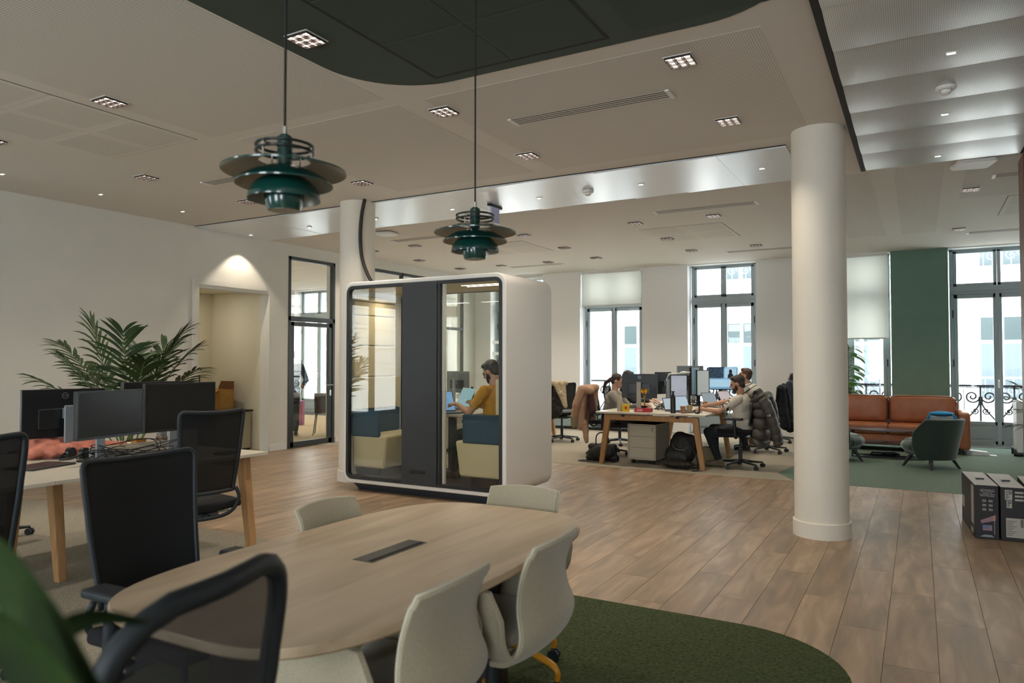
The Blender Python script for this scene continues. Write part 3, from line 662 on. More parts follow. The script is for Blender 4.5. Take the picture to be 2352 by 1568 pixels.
# facing +Y locally; rz=+90deg faces -X, rz=-90deg faces +X
c1 = task_chair('office_chair', 'black mesh task chair turned towards the table, its wide dark back beside the white desk', (-2.30, 1.71, 0), radians(-88), arm_z=.70, zt=1.09, fr=.008, meshm=weave('dense_mesh', '08090a', .05))
task_chair('office_chair', 'black mesh task chair cut by the left edge of the picture', (-3.60, 1.50, 0), radians(82), arms=False, zt=1.13)
c3 = task_chair('office_chair', 'black mesh task chair with see-through back standing at the right end of the white desk', (-4.20, 3.18, 0), radians(80), arms=False, zt=1.12, W=.93)
task_chair('office_chair', 'nearest black chair with rounded frame and grey mesh at the end of the table', (-1.222, .72, 0), radians(104), round_top=True, W=.93, zt=1.10, meshm=weave('grey_mesh', '35353a', .42), arms=False)
task_chair('office_chair', 'black mesh chair behind the white desk with only its top corner and wheels showing', (-6.55, 3.05, 0), radians(-80), arms=True)
# ================================================================== conference chairs
BEI = mat('beige_upholstery', 'a89d84', .85, noise=.12, scale=220, bump=.15, sheen=.3); YEL = mat('yellow_steel', 'c98a1f', .4); SEAM = mat('piping', 'c9c2ad', .7)
def conf_chair(label, loc, rz, a0=.3):
    t = thing('conference_chair', label, 'chair', loc, rz, 'beige upholstered chairs on yellow bases around the table')
    star_base(t, .31, YEL, PLB, .17, True, .016, a0)
    MB().tube([(0, 0, .12), (0, 0, .18)], .034, 14).build('hub', YEL, t, smooth=40)
    MB().tube([(0, 0, .17), (0, 0, .42)], .024, 12).build('gas_lift', PLB, t, smooth=40)
    prof = [(.40, -.13, .20), (.415, -.20, .215), (.46, -.25, .225), (.52, -.265, .225), (.60, -.245, .205), (.68, -.245, .19), (.76, -.27, .188), (.825, -.30, .187)]
    pz = smooth_pts([V((p[2], p[1], p[0])) for p in prof], 4); g = []
    for i in range(13):
        u = -1+i/6
        g.append([V((u*p.x, p.y+.034*abs(u)**2.2, p.z-(.012*u*u if k > len(pz)-4 else 0))) for k, p in enumerate(pz)])
    b = MB().sheet(g, .024).build('backrest', BEI, t, smooth=50, bevel=.007, seg=2)
    rim = [g[0][k] for k in range(len(pz)-1, 6, -1)]; rim2 = [g[12][k] for k in range(7, len(pz))]; top = [g[i][-1] for i in range(12, -1, -1)]
    MB().tube(rim2+top[1:]+rim[1:], .0035, 6).build('piping', SEAM, b, smooth=True)
    g = []
    for i in range(11):
        u = -1+i/5; row = []
        for j in range(11):
            v = j/10; y = -.16+v*.40; row.append((u*(.222-.02*max(0, v-.7)/.3), y, .455+.02*u**4-.05*max(0, v-.8)**2*20+.01*(1-v)))
        g.append(row)
    MB().sheet(g, .05).build('seat', BEI, t, smooth=60, bevel=.018, seg=3)
    for s_ in (-1, 1):
        g = []
        for i in range(9):
            v = i/8; row = []
            for j in range(9):
                w_ = j/8; y = -.19+v*.38; hz = (.685-.03*v if v > .15 else .68-.10*((.15-v)/.15)**1.6); hz -= .16*max(0, v-.8)/.2*max(0, v-.6)/.4
                z = .425+(hz-.425)*w_; x = .195+.055*min(1, w_*2.2)**.6+.025*w_
                row.append((s_*x, y, z))
            g.append(row)
        MB().sheet(g, .022).build('armrest', BEI, t, smooth=50, bevel=.008, seg=2)
    return t
conf_chair('beige chair nearest the camera on the right side of the table', (-1.46, 1.79, 0), radians(90), .2)
conf_chair('beige chair on the right side of the table nearer the round column', (-1.42, 2.38, 0), radians(92), .6)
conf_chair('beige chair on the far left side of the table, only its back showing', (-2.06, 2.45, 0), radians(-90), .5)
conf_chair('beige chair at the far end of the table in front of the booth', (-1.70, 2.93, 0), radians(184), .42)
# ================================================================== meeting table
TBLW = wood('pale_oak_laminate', 'b09a7c', 'd0b99c', 3.0, (3.5, .5, 3), .38, False, .02, 'c2ab8e')
EDG = mat('table_edge', '9b7f5c', .5)
t = thing('meeting_table', 'long pale oak meeting table with rounded ends and black cable flap', 'table', (-1.74, 2.17, 0))
out = []
for i in range(64):
    a = 2*pi*i/64; c, s_ = cos(a), sin(a); n = 4.4
    out.append((.515*math.copysign(abs(c)**(2/n), c)*(1-.05*abs(s_)**4), .93*math.copysign(abs(s_)**(2/3.6), s_)))
MB().prism(out, .712, .74).build('tabletop', TBLW, t, bevel=.004)
MB().prism([(x*.999, y*.9995) for x, y in out], .7105, .712).build('edge_band', EDG, t)
for yy in (-.52, .47):
    MB().box(-.30 if yy < 0 else -.22, -.06 if yy < 0 else .22, yy-.04, yy+.04, .02, .712).box(-.30 if yy < 0 else -.24, -.04 if yy < 0 else .24, yy-.10, yy+.10, 0, .02).build('leg', mat('dark_panel', '2e241d', .6) if yy < 0 else bpy.data.materials['dark_panel'], t, bevel=.004)
MB().box(-.04, .04, -.37, .42, .60, .70).build('crossbeam', bpy.data.materials['dark_panel'], t)
pm_ = MB().box(-.038, .052, -.165, .165, .7385, .7415).build('cable_flap', mat('anodised_black', '2a2725', .35), t, bevel=.001)
MB().box(.026, .042, -.155, .155, .7412, .7425).build('slot', mat('slot_black', '050505', .8), pm_)
pm_.location = (0, 0, 0)
# ================================================================== pendants
PG = mat('pendant_green', '0b3a33', .22, coat=.6); PGI = mat('pendant_inner', '8b8b80', .38, .6); PGR = mat('pendant_rim', '1b2320', .3)
def shade(par, name, r0, z0, r1, z1, bulge=.25, th=.0025):
    pr = []
    for i in range(13):
        q = i/12; lin = (r0+(r1-r0)*q, z0+(z1-z0)*q); a = q*pi/2; rd = (r0+(r1-r0)*sin(a), z1+(z0-z1)*cos(a))
        pr.append((lin[0]*(1-bulge)+rd[0]*bulge, lin[1]*(1-bulge)+rd[1]*bulge))
    # outer skin green, inner skin grey
    m = MB(); o = [(r, z+th) for r, z in pr]; inn = [(r-.0005, z-th) for r, z in pr][::-1]
    k = len(o); prof = o+inn; m.lathe(prof, 56, closed=True)
    for fi in range(len(m.f)):
        j = fi//56; m.m[fi] = 0 if j < k else 1
    return m.build(name, [PG, PGI], par, smooth=50)
def pendant(label, loc):
    t = thing('pendant_lamp', label, 'pendant lamp', loc, 0, 'green tiered pendant lamps over the meeting table')
    z0 = loc[2]
    MB().tube([(0, 0, .262), (0, 0, H-z0-.03)], .0042, 8).build('cord', mat('cord_black', '15100e', .6) if 'cord_black' not in bpy.data.materials else bpy.data.materials['cord_black'], t)
    MB().lathe([(0, H-z0), (.05, H-z0), (.05, H-z0-.02), (.012, H-z0-.05), (0, H-z0-.05)], 24).build('ceiling_rose', PG, t, smooth=40)
    MB().tube([(0, 0, .238), (0, 0, .268)], .008, 10).build('cord_grip', CHR, t, smooth=40)
    MB().lathe([(0, .242), (.014, .242), (.0235, .234), (.0235, .19), (.0235, .10), (0, .10)], 20).build('lamp_holder', PG, t, smooth=40)
    for zz in (.206, .188): MB().lathe([(.079, zz), (.084, zz+.004), (.091, zz+.002), (.091, zz-.004), (.084, zz-.005)], 48, closed=True).build('ring', PGR, t, smooth=True)
    s = MB()
    for k in range(3):
        a = 2*pi*k/3+.5; s.tube([(.02*cos(a), .02*sin(a), .200), (.085*cos(a), .085*sin(a), .200)], .003, 6); s.tube([(.085*cos(a), .085*sin(a), .206), (.085*cos(a), .085*sin(a), .156)], .003, 6); s.tube([(.05*cos(a), .05*sin(a), .06), (.05*cos(a), .05*sin(a), .17)], .0025, 6)
    s.build('stay_rods', CHR, t)
    shade(t, 'upper_shade', .080, .158, .192, .124, .1)
    shade(t, 'middle_shade', .045, .138, .150, .083, .35)
    shade(t, 'lower_shade', .035, .108, .112, .036, .9)
    MB().lathe([(.0, .062), (.058, .062), (.062, .060), (.062, .045), (.057, .018), (.050, .001), (.046, 0), (.046, .004), (0, .004)], 40).build('bottom_cup', [PG], t, smooth=40)
    MB().lathe([(0, -.0005), (.046, -.0005), (.046, .003), (0, .003)], 40).build('diffuser', PGI, t, smooth=40)
    MB().ball((0, 0, .088), .022, 12).build('bulb', mat('bulb_frost', (.9, .75, .6), .4, emit=.8) if 'bulb_frost' not in bpy.data.materials else bpy.data.materials['bulb_frost'], t, smooth=True)
    return t
pendant('nearer green tiered pendant lamp, larger and further left', (-1.745, 1.64, 1.925))
pendant('farther green tiered pendant lamp seen in front of the glossy ceiling strip', (-1.80, 2.86, 1.925))
# ================================================================== desks
DTOP = mat('desk_top_white', 'c9c1b0', .4); OAK = wood('oak_leg', '9c7448', 'b98d5c', 5, (7, 7, .7), .45, False, .03)
def bench_desk(label, X0, X1, Y0, Y1, splits, frames, inset=.07):
    t = thing('bench_desk', label, 'desk', ((X0+X1)/2, (Y0+Y1)/2, 0)); cx_, cy_ = (X0+X1)/2, (Y0+Y1)/2
    hw = (X1-X0)/2; ys = [Y0]+splits+[Y1]
    for k in range(len(ys)-1):
        for s_ in (-1, 1): MB().box(s_*.01 if s_ > 0 else -hw, hw if s_ > 0 else -.01, ys[k]-cy_+.002, ys[k+1]-cy_-.002, .715, .74).build('tabletop', DTOP, t, bevel=.003)
    for fy in frames:
        ins = 0
        if isinstance(fy, tuple): fy, ins = fy
        y = fy-cy_; w_ = .035
        for s_ in (-1, 1):
            xt = s_*(hw-.16-ins); xb = s_*(hw-.055-ins)
            a, b = sorted((xt-.045*s_, xt+.045*s_)); c, d = sorted((xb-.03*s_, xb+.03*s_))
            MB().hexa([(c, y-.03, 0), (d, y-.03, 0), (d, y+.03, 0), (c, y+.03, 0)], [(a, y-w_, .70), (b, y-w_, .70), (b, y+w_, .70), (a, y+w_, .70)]).build('leg', OAK, t, bevel=.008)
        MB().box(-hw+.14+ins, hw-.14-ins, y-.025, y+.025, .625, .70).build('crossbar', OAK, t, bevel=.004)
    for s_ in (-1, 1): MB().box(s_*(hw*.5)-.02, s_*(hw*.5)+.02, -(Y1-Y0)/2+.05, (Y1-Y0)/2-.05, .675, .715).build('under_rail', IRON, t)
    return t
bench_desk('white bench desk on oak legs at left carrying four monitors', -6.07, -4.47, .82, 4.06, [2.45], [1.1, (2.75, .42), 3.95])
bench_desk('long white bench desk on oak legs where the woman and two men work', -4.0, -2.45, 9.55, 13.0, [11.15], [9.64, 11.15, 12.8])
bench_desk('white bench desk beyond the booth with the pale monitor', -7.6, -6.02, 9.5, 12.8, [11.15], [9.62, 11.15, 12.5])
# ================================================================== monitors
SCRK = mat('screen_off', '0a0d0e', .25, noise=.2, scale=2); BEZ = mat('bezel_black', '1b1e20', .35); SIL = mat('silver_stand', '8d979d', .35, .5); BACKP = mat('monitor_back', '15181b', .4); WHB = mat('white_plastic', 'd5d6d3', .4)
LOGO = mat('logo_grey', '8f9496', .3, .5)
def screen_mat(name, col, e, col2=None, scale=3): 
    m = mat(name, col, .3, col2=col2, scale=scale) if col2 else mat(name, col, .3)
    b = m.node_tree.nodes['Principled BSDF']; b.inputs['Emission Color'].default_value = (*hx(col), 1); b.inputs['Emission Strength'].default_value = e; return m
def monitor(label, loc, rz, w_=.61, h_=.36, zc=1.06, desk=.74, screen=None, frame=None, logo=False, stand=SIL, group='monitors on the desks', tilt=0, neck_off=.0, back=None):
    # faces +Y locally; loc on desk under stand
    t = thing('monitor', label, 'monitor', (loc[0], loc[1], desk), rz, group); zc -= desk
    fr = frame or BEZ
    p = MB().at((0, .03, zc), 0, radians(tilt)).box(-w_/2, w_/2, -.022, .012, -h_/2, h_/2).build('housing', [back or BACKP], t, bevel=.004)
    b_ = MB().at((0, .03, zc), 0, radians(tilt)); e = .012
    b_.box(-w_/2, w_/2, .010, .016, h_/2-e, h_/2).box(-w_/2, w_/2, .010, .016, -h_/2, -h_/2+e*1.4).box(-w_/2, -w_/2+e, .010, .016, -h_/2, h_/2).box(w_/2-e, w_/2, .010, .016, -h_/2, h_/2)
    b_.build('bezel', fr, t)
    MB().at((0, .03, zc), 0, radians(tilt)).box(-w_/2+.01, w_/2-.01, .011, .0135, -h_/2+.01, h_/2-.01).build('screen', screen or SCRK, t)
    MB().box(-.035, .035, -.075, -.055, .01, max(.2, zc+.06)).box(-.03, .03, -.06, -.015, zc-.04, zc+.04).build('stand_neck', stand, t, bevel=.006)
    MB().prism(rrect(-.13, .13, -.15, .06, .02), 0, .012).build('stand_foot', BEZ if stand is SIL else stand, t, bevel=.003)
    MB().at((0, .03, zc), 0, radians(tilt)).box(-w_*.32, w_*.32, -.034, -.02, -h_*.32, h_*.1).build('rear_panel', BEZ, t, bevel=.008)
    if logo:
        lg = MB().at((0, .03-.0225, zc+h_/2-.05), 0, pi/2); lg.lathe([(.019, -.001), (.023, -.001), (.023, .001), (.019, .001)], 28, closed=True)
        lo = lg.build('logo', LOGO, t)
        text_obj('logo_letters', 'DELL', .016, LOGO, lo, (0, .0065, zc+h_/2-.05), (pi/2, 0, pi))
    return t
gL = 'monitors on the left bench desk'
monitor('black monitor in silver surround facing the camera at the middle of the left desk', (-5.06, 3.12), radians(-80), .56, .335, 1.075, frame=mat('slate_bezel', '39444a', .4), group=gL)
monitor('wide black monitor facing the camera behind the see-through chair', (-5.16, 3.76), radians(-91), .62, .375, 1.09, group=gL)
monitor('leftmost monitor of the left desk seen from behind with a round mark', (-5.62, 3.14), radians(84), .58, .36, 1.06, logo=True, group=gL, frame=SIL)
monitor('rear monitor whose top edge peeps over the wide black screen', (-5.5, 3.82), radians(92), .60, .36, 1.10, group=gL)
gB = 'monitors on the desk of the three workers'
S_TXT = screen_mat('screen_text', '9aa0ad', .55, 'a9aebb', 9); S_GREY = screen_mat('screen_grey', 'a9b0ae', .5); S_VID = screen_mat('screen_call', '6f9fc0', .6); S_BLUE = screen_mat('screen_blue', '5f8fc0', .6, '8fb4d8', 6)
ms = monitor('large black monitor seen from behind with round mark and silver stand', (-3.63, 10.35), radians(12), .52, .36, 1.08, logo=True, group=gB, stand=mat('stand_taupe', '8a8578', .4, .3))
monitor('dark monitor edge just behind the large rear view monitor', (-3.45, 11.0), radians(66), .34, .34, 1.11, group=gB)
monitor('portrait monitor with grey text nearest the black bottle', (-3.03, 10.3), radians(-148), .25, .35, 1.08, screen=S_TXT, group=gB, stand=BEZ)
monitor('thin portrait monitor with bluish screen behind the text monitor', (-3.14, 11.5), radians(-100), .30, .45, 1.13, screen=screen_mat('screen_dim', '54707c', .3), group=gB, stand=BEZ)
monitor('portrait monitor with pale blank screen in the middle of the desk', (-3.05, 11.65), radians(-122), .27, .42, 1.10, screen=S_GREY, group=gB, stand=BEZ)
mv = monitor('monitor showing a video call in front of the striped man', (-2.95, 12.6), radians(-148), .52, .38, 1.15, screen=S_VID, group=gB, stand=BEZ)
monitor('silver backed monitor edge left of the video call monitor', (-3.42, 12.4), radians(45), .5, .42, 1.16, group=gB, back=SIL)
monitor('pale screen monitor at the booth edge on the far desk', (-6.95, 12.35), radians(-160), .58, .38, 1.10, screen=screen_mat('screen_pale', 'b4c3c8', .55), group='monitors on the desk beyond the booth', frame=SIL)
monitor('grey monitor seen from behind through the booth glass', (-6.78, 10.2), radians(-14), .52, .36, 1.1, group='monitors on the desk beyond the booth', back=mat('grey_back', '6d7678', .4))
# picture tiles of the video call, flat on the screen
TL = mat('tile_dark', '27384c', .5, emit=.3, col2='4a6a8a', scale=22); TB = mat('tile_sky', '9ec3dc', .5, emit=.6); PB = mat('tile_person', '2a2d33', .6)
for (n_, m_, x0, x1, z0, z1, y) in (('call_tile', TL, -.24, .02, -.02, .17, .016), ('call_tile', TB, .04, .25, -.02, .17, .016), ('call_tile', TB, -.22, .24, -.17, -.04, .016)):
    MB().box(-x1, -x0, .03+y-.002, .03+y, .44+z0, .44+z1).build(n_, m_, mv)
MB().at((-.14, .05, .44+.04), 0, pi/2).prism([(-.05, -.06), (.05, -.06), (.045, .0), (.02, .02), (.028, .05), (.02, .08), (0, .09), (-.02, .08), (-.028, .05), (-.02, .02), (-.045, 0)], -.001, .001).build('call_figure', PB, mv)
# ================================================================== pedestals
PEDM = mat('pedestal_beige', 'b9b19e', .45)
def pedestal(label, loc, rz=0, w_=.42, d=.55, h_=.50, gp='white drawer pedestals under the desks'):
    t = thing('drawer_pedestal', label, 'drawer unit', loc, rz, gp)
    MB().box(-w_/2, w_/2, -d/2+.02, d/2, .06, .06+h_).box(-w_/2, -w_/2+.015, -d/2, d/2, .06, .06+h_).box(w_/2-.015, w_/2, -d/2, d/2, .06, .06+h_).box(-w_/2, w_/2, -d/2, d/2, .06+h_-.015, .06+h_).box(-w_/2, w_/2, -d/2, d/2, .06, .075).build('body', PEDM, t, bevel=.002)
    hh = (h_-.03)/3
    for k in range(3):
        dr = MB().box(-w_/2+.019, w_/2-.019, -d/2+.004, -d/2+.03, .078+k*hh, .078+(k+1)*hh-.008).build('drawer', PEDM, t, bevel=.002)
        if k == 2: MB().at((w_/2-.05, -d/2+.002, .078+3*hh-.035), 0, pi/2).lathe([(0, 0), (.008, 0), (.008, .004), (0, .004)], 12).build('lock', LOGO, dr); MB().box(w_/2-.053, w_/2-.047, -d/2-.006, -d/2, .078+3*hh-.085, .078+3*hh-.045).build('key', IRON, dr)
    for sx in (-1, 1):
        for sy in (-1, 1): MB().at((sx*(w_/2-.06), sy*(d/2-.07), .03)).tube([(-.02, 0, 0), (.02, 0, 0)], .03, 12).build('caster', PLB, t, smooth=40)
    return t
pedestal('beige three drawer pedestal under the near end of the workers desk', (-3.41, 10.12, 0), radians(-3))
pedestal('three drawer pedestal seen through the right booth glass', (-6.42, 9.85, 0), radians(0), h_=.52)
# ================================================================== meeting booth
PW = mat('booth_shell', (.72, .70, .65), .5); PBK = mat('booth_black', '1a1c1d', .45); PDK = mat('booth_charcoal', '2b2f31', .5); CRM = mat('cream_fabric', 'c4b692', .9, noise=.05, scale=150)
TEAL = mat('teal_fabric', '1d3f52', .85, noise=.12, scale=150); PCAR = mat('booth_carpet', '2a2a2b', .95, noise=.3, scale=100)
BG = glass('booth_glass', (.96, .97, .95), .02)
bx0, bx1, by0, by1, bz0, bz1 = -5.69, -3.57, 6.25, 7.28, .09, 2.34
bcx = (bx0+bx1)/2
pod = thing('meeting_booth', 'large white glass fronted meeting booth with charcoal centre panel', 'booth', (bcx, by0, 0)); W2 = (bx1-bx0)/2; D = by1-by0
def ring(mb, o, i_, y0, y1):
    n = len(o); vs = [(x, y0, z) for x, z in o]+[(x, y1, z) for x, z in o]+[(x, y0, z) for x, z in i_]+[(x, y1, z) for x, z in i_]
    fs = []
    for k in range(n):
        k2 = (k+1) % n; fs += [(k, k+n, k2+n, k2), (k+2*n, k2+2*n, k2+3*n, k+3*n), (k, k2, k2+2*n, k+2*n), (k+n, k+3*n, k2+3*n, k2+n)]
    return mb.add(vs, fs)
ring(MB(), rrect(-W2, W2, bz0, bz1, .12, 8), rrect(-W2+.05, W2-.05, bz0+.05, bz1-.05, .075, 8), 0, D).build('shell', PW, pod, smooth=45, bevel=.012, seg=3)
ring(MB(), rrect(-W2+.045, W2-.045, bz0+.045, bz1-.045, .08, 8), rrect(-W2+.08, W2-.08, bz0+.08, bz1-.08, .05, 8), -.008, .05).build('front_frame', PBK, pod, bevel=.003)
ring(MB(), rrect(-W2+.045, W2-.045, bz0+.045, bz1-.045, .08, 8), rrect(-W2+.08, W2-.08, bz0+.08, bz1-.08, .05, 8), D-.05, D+.008).build('rear_frame', PBK, pod, bevel=.003)
MB().hexa([(-W2+.14, .12, 0), (W2-.2, .12, 0), (W2-.2, D-.15, 0), (-W2+.14, D-.15, 0)], [(-W2+.10, .05, bz0), (W2-.16, .05, bz0), (W2-.16, D-.1, bz0), (-W2+.10, D-.1, bz0)]).build('base_plinth', mat('plinth_blue_grey', '394047', .6), pod)
MB().box(-W2+.05, W2-.05, .05, D-.05, bz0+.04, bz0+.075).build('booth_floor', PCAR, pod)
lx0, lx1 = bcx+0, 0
px0, px1 = -4.855-bcx, -4.40-bcx
cp = MB().box(px0, px1, -.012, .06, bz0+.05, bz1-.05).build('centre_panel', PDK, pod, bevel=.003)
MB().box(px0+.11, px0+.31, -.018, -.008, .26, .30).build('grip_slot', mat('slot_dark', '08090a', .4), cp, bevel=.004)
MB().box(-W2+.07, px0, .018, .026, bz0+.07, bz1-.07).build('fixed_glass', BG, pod)
dr = MB().box(px1+.012, px1+.04, -.01, .035, bz0+.07, bz1-.07).build('door_frame', PBK, pod, bevel=.002)
MB().box(px1+.035, W2-.075, .010, .018, bz0+.08, bz1-.08).build('door_glass', BG, dr)
MB().box(px1+.045, px1+.075, .03, .06, bz0+.07, bz1-.05).build('door_jamb', PW, pod)
MB().box(-W2+.07, W2-.07, D-.03, D-.022, bz0+.07, bz1-.07).build('rear_glass', BG, pod)
MB().box(-W2+.055, W2-.055, .05, D-.05, bz1-.075, bz1-.05).build('booth_ceiling', CRM, pod)
for q in (.3, .42): MB().box(px1+.1, W2-.2, q, q+.015, bz1-.08, bz1-.074).build('light_bar', mat('led_bar', (1, .9, .8), .4, emit=4) if 'led_bar' not in bpy.data.materials else bpy.data.materials['led_bar'], pod)
STRW = mat('frosted_stripe', (.8, .84, .84), .6)
for z in (1.65, 1.52): MB().box(px1+.08, W2-.14, D-.034, D-.031, z, z+.035).build('frosted_stripe', STRW, pod)
for s_ in (-1, 1):
    wx = s_*(W2-.05); th = -s_
    zs = [.90, 1.27, 1.63, 1.98, 2.14, 2.21] if s_ < 0 else [.90, 1.27, 1.63, 1.98, 2.21]
    for k in range(len(zs)-1):
        a = .05 if k else .12
        MB().box(wx, wx+th*a, .08, D-.22, zs[k]+.004, zs[k+1]-.004).build('wall_pad', CRM, pod, bevel=.012, seg=3)
    MB().box(wx, wx+th*.12, .08, D-.22, .62, .897).build('lumbar_pad', TEAL, pod, bevel=.01)
    dp = .50 if s_ < 0 else .62
    MB().hexa([(min(wx, wx+th*(dp-.05)), .10, .25), (max(wx, wx+th*(dp-.05)), .10, .25), (max(wx, wx+th*(dp-.05)), D-.2, .25), (min(wx, wx+th*(dp-.05)), D-.2, .25)],
              [(min(wx, wx+th*dp), .09, .62), (max(wx, wx+th*dp), .09, .62), (max(wx, wx+th*dp), D-.2, .62), (min(wx, wx+th*dp), D-.2, .62)]).build('bench', CRM, pod, bevel=.03, seg=4)
    MB().box(wx, wx+th*(dp-.16), .16, D-.26, .16, .26).build('bench_plinth', PCAR, pod)
    MB().box(wx, wx+th*(dp-.1), .075, .12, .60, .90).build('side_pad', TEAL, pod, bevel=.02, seg=4)
tz = .87
MB().prism(rrect(-.40, .36, .28, D-.16, .05), tz-.025, tz).build('booth_table', mat('booth_table_white', 'bdb6a6', .4), pod, bevel=.004)
MB().box(-.05, .02, .62, .69, .16, tz-.02).build('table_post', PBK, pod)
area('lamp_or_fill_light', (bcx+.3, by0+.5, 2.19), (0, 0, 0), .9, .05, 5, (1, .88, .72)); area('lamp_or_fill_light', (bcx-.6, by0+.5, 2.19), (0, 0, 0), .5, .05, 4, (1, .88, .72))
# laptops -----------------------------------------------------------
def laptop(label, loc, rz, z, scr, ang=105, w_=.32, d=.22, body=None, gp='open laptops'):
    t = thing('laptop', label, 'laptop', (loc[0], loc[1], z), rz, gp); bm_ = body or mat('laptop_grey_%d' % len(bpy.data.materials), '5b5e62', .35, .5)
    MB().box(-w_/2, w_/2, -d/2, d/2, 0, .014).build('base', bm_, t, bevel=.003)
    MB().box(-w_*.44, w_*.44, -d*.38, d*.12, .0135, .0155).build('keyboard', BEZ, t)
    a = radians(ang); l = MB().at((0, -d/2, .014), 0, -(a-pi/2)); l.T = Matrix.Translation(V((0, -d/2, .014))) @ Matrix.Rotation(radians(ang-90), 4, 'X')
    l.box(-w_/2, w_/2, -.004, .002, 0, d).build('lid', bm_, t, bevel=.002)
    l = MB(); l.T = Matrix.Translation(V((0, -d/2, .014))) @ Matrix.Rotation(radians(ang-90), 4, 'X')
    l.box(-w_/2+.01, w_/2-.01, .0015, .003, .012, d-.01).build('screen', scr, t)
    return t
laptop('laptop with blue screen on the booth table in front of the man in mustard', (-4.56, 6.72), radians(-112), tz, S_BLUE, 112, .34, .24)
laptop('silver laptop before the bearded man on the near desk corner', (-2.80, 10.0), radians(-118), .74, screen_mat('lap_a', '9fb4c4', .6), 112, gp='open laptops')
laptop('laptop standing behind the paper cups further along the same desk', (-2.72, 11.35), radians(-115), .74, screen_mat('lap_b', '8795a0', .4), 112)
laptop('laptop with white cables beside the man in stripes', (-2.70, 12.35), radians(-112), .74, screen_mat('lap_c', 'a8a0a6', .5), 118)
laptop('small tablet stand tilted beside the first laptop', (-3.0, 10.1), radians(-120), .74, screen_mat('lap_d', 'a4b4bf', .6), 108, .26, .18)
# ================================================================== people
SKIN = mat('skin', 'b08468', .55, noise=.05, scale=30); SKIN2 = mat('skin_pale', 'bf9480', .55, noise=.05, scale=30)
def ik(a, b, l1, l2, hint):
    a = V(a); b = V(b); d = b-a; L = min(d.length, (l1+l2)*.999); u = d.normalized(); x = (l1*l1-l2*l2+L*L)/(2*L); h = math.sqrt(max(1e-6, l1*l1-x*x))
    hv = V(hint); hv = (hv-u*hv.dot(u)).normalized(); return a+u*x+hv*h, a+u*L
def hand(w_, d, up, side, curl=25):
    d = V(d).normalized(); up = V(up); up = (up-d*up.dot(d)).normalized(); s_ = d.cross(up)*side; pr = []
    pr.append(('c', w_, .024, w_+d*.05+s_*.012, .02)); pr.append(('c', w_, .024, w_+d*.05-s_*.018, .02)); pr.append(('c', w_+d*.03, .02, w_+d*.075, .018))
    for k, (o, L) in enumerate(((-.030, .068), (-.010, .078), (.010, .074), (.029, .058))):
        b = w_+d*.082+s_*(-o); d1 = (d*cos(radians(curl))-up*sin(radians(curl))); d2 = (d*cos(radians(curl*2.6))-up*sin(radians(curl*2.6)))
        m_ = b+d1*L*.5; pr += [('c', b-d*.02, .0095, m_, .0088), ('c', m_, .0088, m_+d2*L*.5, .0075)]
    t0 = w_+d*.02+s_*.028; t1 = t0+(d*.7+s_*.7-up*.3).normalized()*.038; t2 = t1+(d*.95+s_*.15-up*.35).normalized()*.03
    pr += [('c', t0-s_*.01, .014, t1, .0115), ('c', t1, .0115, t2, .009)]
    return pr
